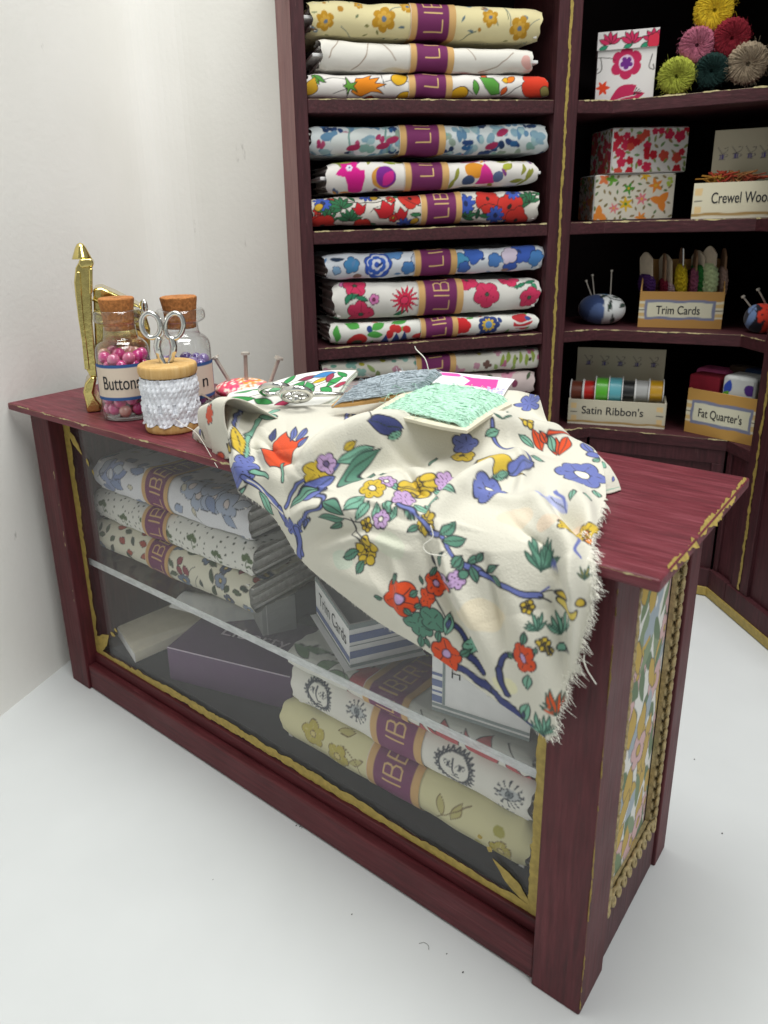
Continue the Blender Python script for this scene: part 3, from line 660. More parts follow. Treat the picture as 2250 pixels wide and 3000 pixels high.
def d_redgreen(p, ln, h):
    scat(90, [(3, leafk(['#2f6b46', '#244f3a', '#3b7a50'], .36, .13, K)), (1.5, flowk(['#3a54a8', '#c1332b'], .17, 6, K, '#c9a93a')), (1, stemk([K], .022, .4))], 63)(p, ln, h)
    p.line = K
    for i, (x, y) in enumerate(((.07, -.05), (.12, .1), (.06, -.35), (.95, .1), (.9, -.05), (.16, -.3), (.78, -.3), (.66, -.28))):
        for a in np.linspace(.3, 2.9, 6): p.leaf(x * ln + .2 * math.cos(a), y + .2 * math.sin(a), .42, .13, a, '#2f6b46', K)
    for x, y, r in ((.2, .05, .2), (.31, .0, .3), (.38, -.12, .2)): p.tulip(x * ln, y, r * 1.1, .2, '#b7242c', K)
    for x, y, r in ((.42, .38, .36), (.76, .22, .4), (.86, .0, .42), (.9, -.4, .4), (.02, -.3, .22), (.05, -.5, .4), (.22, -.52, .3)): p.flower(x * ln, y, r, 5, '#c1332b', '#2b2624', .22, x * 7, K, .14)
    for x, y, r in ((.05, .25, .26), (.66, .1, .3), (.8, -.25, .28), (.88, .42, .26), (.24, .5, .24), (.4, -.45, .26)): p.flower(x * ln, y, r, 9, '#3a54a8', '#22305c', .5, x * 5, K, .22)
    for x, y in ((.03, .12), (.44, -.35), (.27, .42)): p.blob(x * ln, y, .14, .1, '#c19a2c', .4, K)
    for a in ([(.4, .35), (.46, .1), (.5, .3)], [(.14, .3), (.24, .22), (.34, .35)], [(.7, -.1), (.75, .05), (.82, .02)]): p.stem([(q[0] * ln, q[1]) for q in a], .025, K)
def d_bluerose(p, ln, h):
    for x, y, r, c in ((.11, .02, .24, '#4a86b4'), (.04, -.1, .13, '#7fa3c4'), (.36, -.12, .22, '#4a7cb4'), (.4, .12, .2, '#b9c0cc'), (.66, .22, .32, '#3f63b4'), (.6, .0, .26, '#4f93b8'), (.9, .24, .4, '#3c5cb0'), (.96, .0, .26, '#4a7fba'), (.62, -.2, .2, '#4468b0'), (.76, .0, .24, '#4b7ab8'), (.84, -.18, .24, '#3f5fb2'), (.5, -.3, .3, '#4a7fb0'), (.3, .4, .3, '#5a88bc')): p.flower(x * ln, y, r, 5, c, None, .25, x * 8, '#24335c')
    p.flower(.225 * ln, .0, .42, 7, '#3558b4', None, .16, 0, '#22305c'); p.flower(.225 * ln, .02, .33, 6, '#d4dae6', None, .16, .3, None); p.flower(.22 * ln, .0, .28, 6, '#3a62bc', None, .2, .5); p.flower(.22 * ln, .02, .17, 5, '#d7dde9', None, .25, .2); p.blob(.22 * ln, .02, .09, .08, '#3558b4'); 
    p.flower(.83 * ln, .12, .28, 5, '#cfc3d4', None, .28, .8, K); p.blob(.14 * ln, -.33, .14, .09, '#8a7466'); p.blob(.82 * ln, -.34, .12, .07, '#8a7466'); p.blob(.05 * ln, .22, .2, .06, '#2a3a52')
    scat(26, [(1, leafk(['#2c3f6e', '#5f86b0'], .2, .08))], 5)(p, ln, h)
def d_reddaisy(p, ln, h):
    scat(26, [(1.4, leafk(['#2d7a58', '#3c8c66'], .34, .13, K)), (1, flowk(['#c25a9a', '#d07ab0'], .16, 5, K, '#8a2b5c'))], 31)(p, ln, h)
    for x, y, r, n in ((.12, -.4, .42, 5), (.33, 0, 0, 0), (.73, .05, .44, 5), (.95, -.12, .36, 5), (.1, .45, .36, 5), (.64, .55, .36, 5), (.85, .6, .34, 5)):
        if r: p.flower(x * ln, y, r, n, '#c8355c', '#3f5a48', .24, x * 9, K, .16, veins='#8a1f3c')
    p.star(.33 * ln, .0, .46, 14, '#c62a4a', '#d0355a', .42, 0, K, .28)
    for x, y, a in ((.09, .12, .4), (.13, .08, -.3), (.07, .06, .9), (.9, .3, .5), (.95, .4, .2), (.55, .1, 1)): p.leaf(x * ln, y, .4, .14, a, '#2d7a58', K)
    p.star(.57 * ln, -.05, .3, 7, '#c76aa2', None, .5, 0, K)
def d_greenred(p, ln, h):
    scat(44, [(2, leafk(['#4c9a45', '#6aa85a'], .28, .12)), (1, dotk(['#b83231', '#2b3f78'], .09))], 64)(p, ln, h)
    for x, y, a in ((.03, .0, 1.5), (.1, .25, -.4), (.22, .2, .5), (.2, -.06, 0), (.33, .3, .3)): p.leaf(x * ln, y, .5, .22, a, '#4c9a45')
    p.blob(.12 * ln, -.22, .3, .2, '#b83231', .2); p.blob(.12 * ln, -.28, .16, .1, '#4a5a40')
    for x in (.27, .31, .29, .35): p.blob(x * ln, .02 + .1 * math.sin(x * 90), .12, .12, '#b92f30')
    for x in (.25, .3, .34): p.poly(x * ln, -.2, [(-1, -1), (0, 1), (1, -1)], '#2b3f78', None, .17)
    p.blob(.42 * ln, -.2, .3, .12, '#c23b3a'); p.flower(.62 * ln, .05, .3, 6, '#c0282c', None, .2); p.flower(.75 * ln, .0, .36, 8, '#2d3f78', None, .18); p.flower(.75 * ln, .02, .22, 10, '#c9a93a', '#5a84b4', .45, 0, None, .5); 
    p.flower(.92 * ln, .08, .32, 5, '#b9333a', None, .2); p.stem([(.86 * ln, .2), (.91 * ln, .0), (.97 * ln, .1)], .06, '#d9d9d4'); p.stem([(.88 * ln, -.1), (.93 * ln, -.14), (.98 * ln, -.05)], .05, '#d9d9d4'); p.blob(.95 * ln, .15, .08, .08, '#34508c')
    p.stem([(0, -.42), (ln, -.42)], .06, '#6fae5e'); p.stem([(.35 * ln, -.36), (.8 * ln, -.36)], .06, '#b83a3a')
def d_pale(p, ln, h):
    scat(70, [(2, flowk(['#c98aa0', '#b46a86', '#b98a9a'], .15, 4, None, None, .4)), (2, leafk(['#7d8d5a', '#8aa060'], .34, .14)), (1.4, dotk(['#a8a33a', '#6a9a8a'], .08)), (1, dotk(['#3a3a3a'], .04)), (1.3, flowk(['#7fa89c', '#8ab0a4', '#6b5048'], .2, 4, None, None, .5))], 17)(p, ln, h)
    for i in range(6): p.leaf((.8 + .03 * i) * ln, .0 + .1 * (i % 2), .4, .14, 1.2 + .1 * i, '#8da04a')
def d_pink(p, ln, h):
    scat(30, [(2, flowk(['#b46a84', '#c98aa0'], .34, 5, None, '#5a2a3c')), (2, dotk(['#3a2030', '#7a3a54'], .1)), (1, leafk(['#4a5a40'], .3, .12))], 19)(p, ln, h)
GA = 'bolts on the shelves of the left bay'
PA = AT(0, .16, 0)
def shelf_bolt(label, lt, lb, rt, rb, bg, draw, band, xw=(0, 0), **k):
    A, B = on_pl(*lt, PA, nA), on_pl(*lb, PA, nA); C_, D_ = on_pl(*rt, PA, nA), on_pl(*rb, PA, nA)
    hl, hr = (A - B)[2], (C_ - D_)[2]
    return bolt(label, (A + B) / 2, (C_ + D_) / 2, hl, hr, nA, 2.3, bg, draw, band, GA, **k)
q1 = lambda x, y: (780 + x / 1.8033, y / 1.8033)
q2 = lambda x, y: (780 + x / 1.8033, 640 + y / 1.8033)
shelf_bolt('pale yellow cotton bolt with ochre flowers, topmost in the left bay', q1(235, -12), q1(235, 175), q1(1460, 38), q1(1460, 215), '#ddd2a2', d_yellow, (.413, .61), seed=1, text=(-.30, .26), tabs=(1, 0))
shelf_bolt('white cotton bolt with faint brown lines on the top shelf', q1(285, 200), q1(285, 366), q1(1415, 262), q1(1415, 380), '#dcd9d0', d_white, (.405, .61), seed=2, text=(-.02, .2))
shelf_bolt('white cotton bolt with an orange tulip and green leaves', q1(215, 385), q1(215, 516), q1(1490, 395), q1(1490, 512), '#dedad4', d_orange, (.405, .585), seed=3, text=(-.05, .2), tabs=(1, 0))
shelf_bolt('blue and teal mottled cotton bolt', q1(232, 668), q1(232, 818), q1(1490, 648), q1(1490, 808), '#c9d0d0', d_blue, (.36, .55), seed=4, text=(-.1, .21), tabs=(0, 0))
shelf_bolt('white cotton bolt with magenta flowers and purple fruit', q1(325, 858), q1(325, 1022), q1(1430, 848), q1(1430, 972), '#dcd8d2', d_magenta, (.355, .565), seed=5, text=(-.02, .19))
shelf_bolt('red, green and blue poppy print cotton bolt', q1(235, 1050), q1(235, 1196), q1(1445, 1004), q1(1445, 1172), '#d4d0c6', d_redgreen, (.465, .645), seed=6, text=(-.24, .21), tabs=(0, 0))
shelf_bolt('white cotton bolt with large blue roses', q2(315, 196), q2(315, 328), q2(1470, 145), q2(1470, 272), '#d3d8de', d_bluerose, (.39, .585), seed=7, text=(-.08, .21), tabs=(0, 0))
shelf_bolt('thick bolt of crimson daisies and poppies on white cotton', q2(355, 348), q2(365, 545), q2(1445, 318), q2(1445, 482), '#d8d6cf', d_reddaisy, (.395, .615), seed=8, text=(-.36, .24), tabs=(0, 0))
shelf_bolt('thin white cotton bolt with green leaves and navy rosette', q2(345, 562), q2(345, 674), q2(1430, 508), q2(1430, 596), '#d9d9d2', d_greenred, (.42, .60), seed=9, text=(-.22, .2), tabs=(0, 0))
shelf_bolt('pale floral cotton bolt behind the draped cloth', q2(295, 770), q2(295, 858), q2(1470, 690), q2(1470, 792), '#d0cec2', d_pale, (.405, .585), seed=10, text=(-.1, .2), tabs=(0, 0))
shelf_bolt('dark bolt with pink flowers under the pale floral one', q2(330, 880), q2(330, 985), q2(1425, 812), q2(1425, 930), '#c9b9b6', d_pink, (.405, .585), seed=11, text=(-.1, .2), tabs=(0, 0))

# bolts inside the counter
def d_blueleaf(p, ln, h):
    OL = '#2e333c'
    p.flower(.13 * ln, .15, .5, 5, '#8f9cc0', '#c8ccd6', .4, .5, OL); p.leaf(.08 * ln, .3, .7, .26, 1.1, '#9aa2b4', OL); p.leaf(.2 * ln, .2, .6, .26, .5, '#7f8fb8', OL)
    for x, y, r in ((.72, .35, .42), (.66, .5, .36), (.8, .4, .4), (.76, .75, .4), (.88, .3, .36)): p.flower(x * ln, y, r, 5, '#a4b0c6', '#d3c8c4', .3, x * 6, OL)
    scat(60, [(2, leafk(['#94a2bc', '#b4bcc8', '#7f90b4'], .5, .26, OL)), (1, stemk([OL], .02, .5)), (1, leafk(['#c9c4b0'], .24, .16, OL))], 41, (0, ln, -.6, 2.4))(p, ln, h)
def d_greendot(p, ln, h):
    scat(420, [(1, dotk(['#4a5040', '#3c4436'], .03))], 43, (0, ln, -.7, 2.4))(p, ln, h)
    for i, x in enumerate(np.linspace(.08, .97, 7)):
        y = -.1 if i % 2 else .05
        for a in (.4, 1.57, 2.7): p.blob(x * ln + .1 * math.cos(a), y + .1 * math.sin(a), .085, .07, '#4b6138')
        p.stem([(x * ln, y), (x * ln + .02, y - .2)], .025, '#4b6138'); p.leaf(x * ln + .08, y - .14, .16, .06, .6, '#4b6138')
def d_autumn(p, ln, h):
    scat(150, [(3, leafk(['#3f5038', '#4c5e44', '#34443c'], .32, .14, K)), (2, leafk(['#9c3c30', '#a84c34', '#8c3c48'], .3, .18, K)), (1.2, flowk(['#5f6f86', '#7f8ca0', '#4b5870'], .2, 5, K, '#c9b26a')), (1, stemk(['#4a4a3c'], .02, .4))], 45, (0, ln, -.7, 2.4))(p, ln, h)
def d_redtulip(p, ln, h):
    for x, y, r, a in ((.7, -.1, .36, .2), (.83, -.05, .42, -.2), (.35, .35, .5, 2.5), (.95, -.3, .4, .3), (.6, -.3, .3, 1), (.3, -.4, .3, .2)): p.tulip(x * ln, y, r, a, '#b5474a', K)
    for x, y, a in ((.1, .5, .3), (.18, .2, .8), (.05, .3, -.3), (.25, .1, .1), (.12, -.3, .4)): p.leaf(x * ln, y, .6, .26, a, '#5f7d55', K)
    for a in ([(.05, .7), (.2, .5), (.3, .0)], [(.6, .2), (.75, -.4), (.9, -.3)], [(.9, .3), (.97, -.1), (.92, -.4)]): p.stem([(q[0] * ln, q[1]) for q in a], .025, K)
def d_sun(p, ln, h):
    Kb = '#2f3440'
    for x, y, r in ((.14, .1, .27), (.73, .02, .31), (.47, -.3, .27), (.42, 1.0, .3)):
        x *= ln
        for a in np.linspace(0, 2 * PI, 25)[:-1]:
            f = lambda rr, da: (x + r * rr * math.cos(a + da), y + r * rr * math.sin(a + da))
            p.stem([f(1.05, -.12), f(1.33, 0)], .038, Kb); p.stem([f(1.33, 0), f(1.05, .12)], .038, Kb)
        p.stem([(x + r * math.cos(a), y + r * math.sin(a)) for a in np.linspace(0, 2 * PI, 30)], .045, Kb); p.stem([(x - .03, y + .17), (x - .03, y - .12), (x + .06, y - .12)], .04, Kb)
        for s in (-1, 1): p.leaf(x + s * .13, y + .05, .19, .11, .2 * s, '#e4e2d8', Kb); p.blob(x + s * .13, y + .05, .035, .035, Kb)
        p.stem([(x - .08, y - .2), (x + .08, y - .2)], .025, Kb)
    for x, y, r in ((.32, .15, .18), (.93, .05, .2), (.1, -.45, .18), (.9, -.5, .16)):
        x *= ln; p.leaf(x, y, r * 2.4, r * 1.2, .1, '#b8bcbc', Kb); p.blob(x, y, r * .4, r * .4, '#6b7478', 0, Kb); p.blob(x, y, r * .14, r * .14, Kb)
        for a in np.linspace(.2, 2 * PI - .2, 13): p.stem([(x + r * .9 * math.cos(a), y + r * .8 * math.sin(a)), (x + r * 1.3 * math.cos(a), y + r * 1.2 * math.sin(a))], .026, Kb); p.blob(x + r * 1.35 * math.cos(a), y + r * 1.25 * math.sin(a), .024, .024, Kb)
def d_yellowleaf(p, ln, h):
    OL = '#6b5530'
    for x, y, r in ((.16, .1, .3), (.28, -.1, .3), (.12, .95, .3), (.92, -.2, .24)): p.flower(x * ln, y, r, 5, '#b7a846', '#cfc07a', .3, x * 5, OL, .25, veins='#cbbf7c')
    for x, y, a in ((.7, .1, 1.9), (.76, .12, 1.2), (.5, .1, .9), (.36, .0, .6), (.44, .35, 1), (.6, -.3, 2), (.3, .5, .3)): p.leaf(x * ln, y, .42, .17, a, '#b9b070', OL)
    for a in ([(.68, -.3), (.73, 0), (.8, .35)], [(.3, .2), (.36, .0), (.38, -.3)]): p.stem([(q[0] * ln, q[1]) for q in a], .022, OL)
    p.blob(.9 * ln, .2, .12, .1, '#a8a244'); p.blob(.84 * ln, -.35, .1, .08, '#b5ad50')
GC = 'bolts inside the glass counter'
IN = (0, 1, 0)
def cb(label, x0, x1, y, zb, h, bg, draw, band, sd, dp=2.4, dy=0, **k):
    return bolt(label, (x0, y, zb + h / 2), (x1, y + dy, zb + h / 2), h, h, IN, dp, bg, draw, band, GC, seed=sd, nu=330, tabs=(0, 0), **k)
cb('white bolt with grey-blue leaves, top of the stack in the glass counter', 1.35, 7.2, 1.32, 5.50, .95, '#dcdde1', d_blueleaf, (.36, .535), 21, text=(-.32, .2))
cb('green sprigged dotted bolt in the middle of the counter stack', 1.1, 7.25, 1.3, 4.66, .83, '#e0e0d8', d_greendot, (.365, .52), 22, text=(-.2, .2))
cb('rust and navy leaf print bolt lying on the glass shelf', 1.0, 7.2, 1.22, 3.784, .86, '#dddac6', d_autumn, (.385, .545), 23, text=(-.28, .2))
cb('bolt with big red tulips under the glass shelf', 8.45, 14.1, 1.05, 3.16, .46, '#dddcd2', d_redtulip, (.365, .56), 24, text=(-.1, .2), dy=0)
cb('cream bolt printed with navy sun faces', 8.5, 14.1, 1.08, 2.18, .97, '#dfddd3', d_sun, (.385, .605), 25, text=(-.02, .2), txt='IBERTY')
cb('pale yellow floral bolt on the counter floor', 8.2, 14.1, 1.0, 1.204, .97, '#d4cea0', d_yellowleaf, (.41, .62), 26, text=(-.02, .2), txt='IBERTY')

# ================================================================== boxes inside the counter
def zat(P, y):                                  # height above P's foot point at which the photo's row y is reached
    lo, hi = -2., 25.
    for _ in range(50):
        m = (lo + hi) / 2
        if px((P[0], P[1], m))[1] > y: lo = m
        else: hi = m
    return (lo + hi) / 2
def pxcm(P): return CAM[6] / -((np.asarray(P, float) - CAM[:3]) @ RM)[2]
XY = lambda a: (np.array([math.cos(math.radians(a)), math.sin(math.radians(a)), 0]), np.array([-math.sin(math.radians(a)), math.cos(math.radians(a)), 0]))
def open_box(P, X, Y, wd, dp, ht, t, mat, parent, name='carton', inner=None):
    o = np.asarray(P, float)
    g = join(fbox(o, X, Y, UP, wd, t, ht), fbox(o + Y * (dp - t), X, Y, UP, wd, t, ht), fbox(o + Y * t, X, Y, UP, t, dp - 2 * t, ht), fbox(o + Y * t + X * (wd - t), X, Y, UP, t, dp - 2 * t, ht), fbox(o + Y * t + X * t, X, Y, UP, wd - 2 * t, dp - 2 * t, t))
    return obj(name, g, mat, parent)
def strip(name, P, X, Z, u0, u1, v0, v1, mat, parent, lift=.006):
    """a printed strip on a face that starts at P with edges X (across) and Z (up)"""
    n = np.cross(X, Z); P = np.asarray(P, float) + n * lift
    return obj(name, (np.array([P + X * u0 + Z * v0, P + X * u1 + Z * v0, P + X * u1 + Z * v1, P + X * u0 + Z * v1]), [[0, 1, 2, 3]]), mat, parent)
stripe = plain('stripe_blue', '#66739c', .7, 0, .05); greyst = plain('stripe_grey', '#8a9492', .7, 0, .05)
gq = lambda x, y: (850 + x / 2.0738, 1660 + y / 2.0738)
C0 = on_z(*gq(365, 615), 3.784); Xl = unit(C0 - on_z(*gq(160, 290), 3.784)); Yl = np.array([-Xl[1], Xl[0], 0])
tb = thing('label_box', 'white and blue striped cardboard box on the glass shelf, lettered side turned left', 'box', C0)
Pl = C0 - Xl * 2.2
open_box(Pl, Xl, Yl, 2.2, 1.55, .95, .04, M['white'], tb)
obj('box_filling', fbox(Pl + Xl * .05 + Yl * .05 + UP * .05, Xl, Yl, UP, 2.1, 1.45, .72), M['grey'], tb)
for a, b, m in ((.0, .05, greyst), (.1, .24, stripe), (.86, .95, greyst)): strip('stripe', Pl, Xl, UP, 0, 2.2, a, b, m, tb)
text_on('lettering', 'Trim Cards', .30, Pl + Xl * 1.15 + UP * .56, Xl, UP, M['text'], tb, .008, 1.75)
Pr, Xr = C0, Yl
for a, b, m in ((.0, .07, greyst), (.2, .36, stripe), (.47, .49, greyst), (.56, .73, stripe), (.84, .95, greyst)): strip('stripe', Pr, Xr, UP, 0, 1.55, a, b, m, tb)
obj('tray_edge', prism([Pl + np.array([-.1, -.1, -.003]), C0 + np.array([0, -.16, -.003]), C0 + Yl * 1.6 + np.array([.12, -.1, -.003]), Pl + Yl * 1.6 - UP * .003], UP, .003), M['white'], tb)
b2 = thing('label_box', 'white box with blue stripes and green lower border beside the hanging cloth tip', 'box', on_z(*gq(862, 868), 3.784))
X2, Y2 = XY(9); P2 = on_z(*gq(862, 868), 3.784)
obj('carton', fbox(P2, X2, Y2, UP, 1.78, 1.2, 1.45), M['white'], b2)
for a, b, m in ((0, .07, greyst), (.11, .17, greyst)): strip('stripe', P2, X2, UP, 0, 1.78, a, b, m, b2)
strip('stripe', P2, X2, UP, .20, .25, .18, 1.45, greyst, b2)
for a, b in ((.2, .34), (.40, .44), (.52, .66), (.74, .80)): strip('stripe', P2, X2, UP, 0, .195, a, b, stripe, b2)
Px = P2 + Y2 * 1.2
for a, b in ((.2, .36), (.42, .47), (.55, .7), (.78, .84)): strip('stripe', Px, -Y2, UP, 0, 1.2, a, b, stripe, b2)
text_on('lettering', 'H', .2, P2 + X2 * .45 + UP * .88, X2, UP, M['text'], b2, .006)
# purple box, cream folded card, small grey box
Xp, Yp = XY(16); Pp = np.array([4.34, .9, 1.204])
pb_ = thing('purple_box', 'flat dark purple box with pale lettering on its lid, counter floor', 'box', Pp)
obj('box_body', fbox(Pp, Xp, Yp, UP, 3.5, 2.2, .93), M['purple'], pb_, bevel=.03)
obj('lid_edge', fbox(Pp + Xp * .01 + Yp * -.004 + UP * .915, Xp, Yp, UP, 3.46, .02, .018), M['purpletext'], pb_)
text_on('lettering', 'Liberty', .42, Pp + Xp * 1.9 + Yp * 1.2 + UP * .933, Xp, Yp, M['purpletext'], pb_, .004, 1.9)
Xc, Yc = XY(-18); Pc = np.array([1.5, 1.3, 1.204])
cc = thing('folded_card', 'flat cream card sleeve lying on the counter floor', 'card', Pc)
obj('card_front', fbox(Pc, unit(Xc + UP * .0), unit(Yc + UP * .12), UP, 1.6, 2.4, .30), M['card'], cc, bevel=.02)
obj('card_rim', fbox(Pc - Yc * .02 + Xc * .0, Xc, Yc, UP, 1.6, .015, .26), M['white'], cc)
Xg, Yg = XY(61); Pg = np.array([5.92, 2.71, 1.204])
gb = thing('small_carton', 'small grey carton standing behind the purple box', 'box', Pg)
obj('carton', fbox(Pg, Xg, Yg, UP, .9, 1.5, 1.9), M['grey'], gb, bevel=.02); strip('stripe', Pg, Xg, UP, .12, .14, .2, 1.8, M['white'], gb)
pr_ = thing('paper_roll', 'rolled white paper lying under the glass shelf', 'paper', (3.2, 2.2, 1.5))
Pt = np.array([3.0, 2.0, 2.3]); 
obj('sheet', surf([[Pt, Pt + (1.2, .3, -.05), Pt + (2.2, 1.0, -.6)], [Pt + (.3, .5, .35), Pt + (1.4, .9, .3), Pt + (2.3, 1.4, -.2)], [Pt + (.2, 1.3, .1), Pt + (1.3, 1.6, .0), Pt + (2.2, 1.8, -.7)]], 14, 14).reshape(-1, 3) if False else (surf([[Pt, Pt + (1.2, .3, -.05), Pt + (2.2, 1.0, -.6)], [Pt + (.3, .5, .35), Pt + (1.4, .9, .3), Pt + (2.3, 1.4, -.2)], [Pt + (.2, 1.3, -1.05), Pt + (1.3, 1.6, -1.05), Pt + (2.2, 1.8, -1.05)]], 14, 14).reshape(-1, 3), gridfaces(14, 14)), M['white'], pr_, smooth=True)

# ================================================================== things standing on the counter
c5 = lambda x, y: (180 + x / 2.242, 680 + y / 2.242)
Xv, Yv = XY(39.1)
fu_ = XY(52)                                    # directions facing the camera at the left end of the counter
def plane_pts(P, X, pts, f=c5):                 # photo points on the upright plane through P that runs along X
    n = np.array([-X[1], X[0], 0]); return [on_pl(*f(*q), P, n) for q in pts]
# brass ornament
Pb = on_z(*c5(215, 1180), H); Xb, Yb = XY(56)
bt = thing('brass_ornament', 'polished brass miniature machine with a tall spiked upright and flared foot', 'ornament', Pb)
pl = plane_pts(Pb, Xb, [(160, 900), (135, 720), (110, 560), (92, 430), (82, 330), (92, 235), (120, 185), (165, 185), (205, 192), (208, 228), (196, 240), (190, 330), (198, 420), (202, 600), (222, 800), (236, 955), (190, 950)])
obj('upright', prism(pl, Yb, .38), M['brass'], bt, bevel=.035)
obj('relief', prism([p + Xb * -.05 - Yb * .05 for p in plane_pts(Pb, Xb, [(168, 900), (150, 720), (125, 560), (112, 430), (102, 330), (112, 260), (140, 260), (150, 420), (165, 600), (190, 800), (200, 900)])], Yb, .06), M['brass'], bt, bevel=.02)
obj('cap', prism([p - Yb * .08 for p in plane_pts(Pb, Xb, [(110, 205), (118, 178), (196, 172), (212, 192), (210, 228), (130, 236)])], Yb, .55), M['brass'], bt, bevel=.04)
a_, b_ = plane_pts(Pb, Xb, [(132, 178), (112, 72)]); hh = (b_ - a_)[2]; 
obj('spike', lathe([(0, hh), (.07, hh * .93), (.12, hh * .7), (.17, hh * .35), (.2, .05), (.22, 0), (0, 0)], a_ + Yb * .2, 20), M['brass'], bt, smooth=True)
for q in ((198, 240), (178, 330)): pass
pp_ = plane_pts(Pb, Xb, [(180, 238), (206, 234), (206, 400), (182, 404)]); obj('fluted_post', prism([p + Yb * -.16 for p in pp_], Yb, .2), M['brass'], bt, bevel=.03)
ft = plane_pts(Pb, Xb, [(190, 945), (155, 990), (142, 1050), (160, 1120), (168, 1186), (262, 1190), (266, 1130), (232, 1090), (214, 1050), (236, 950)])
for p in ft: p[2] = max(p[2], H + .004)
obj('foot', prism([p - Yb * .1 for p in ft], Yb, .95), M['brass'], bt, bevel=.06)
bd = plane_pts(Pb, Xb, [(205, 372), (262, 366), (360, 408), (520, 490), (560, 560), (585, 640), (585, 900), (225, 900)])
obj('body', prism([p + Yb * .1 for p in bd], Yb, 1.1), M['brass'], bt, bevel=.06)
for i, (a, b) in enumerate((((205, 440), (520, 560)), ((212, 520), (570, 660)))):
    e = plane_pts(Pb, Xb, [a, b]); obj('moulding', tube([e[0] + Yb * .06, e[1] + Yb * .06], .05, 10), M['brass'], bt, smooth=True)
lv = plane_pts(Pb, Xb, [(540, 490)])[0]; obj('lever', sphere(lv - Yb * .1, .13, 14, 9, (1, .6, 1.5)), M['steel'], bt, smooth=True)

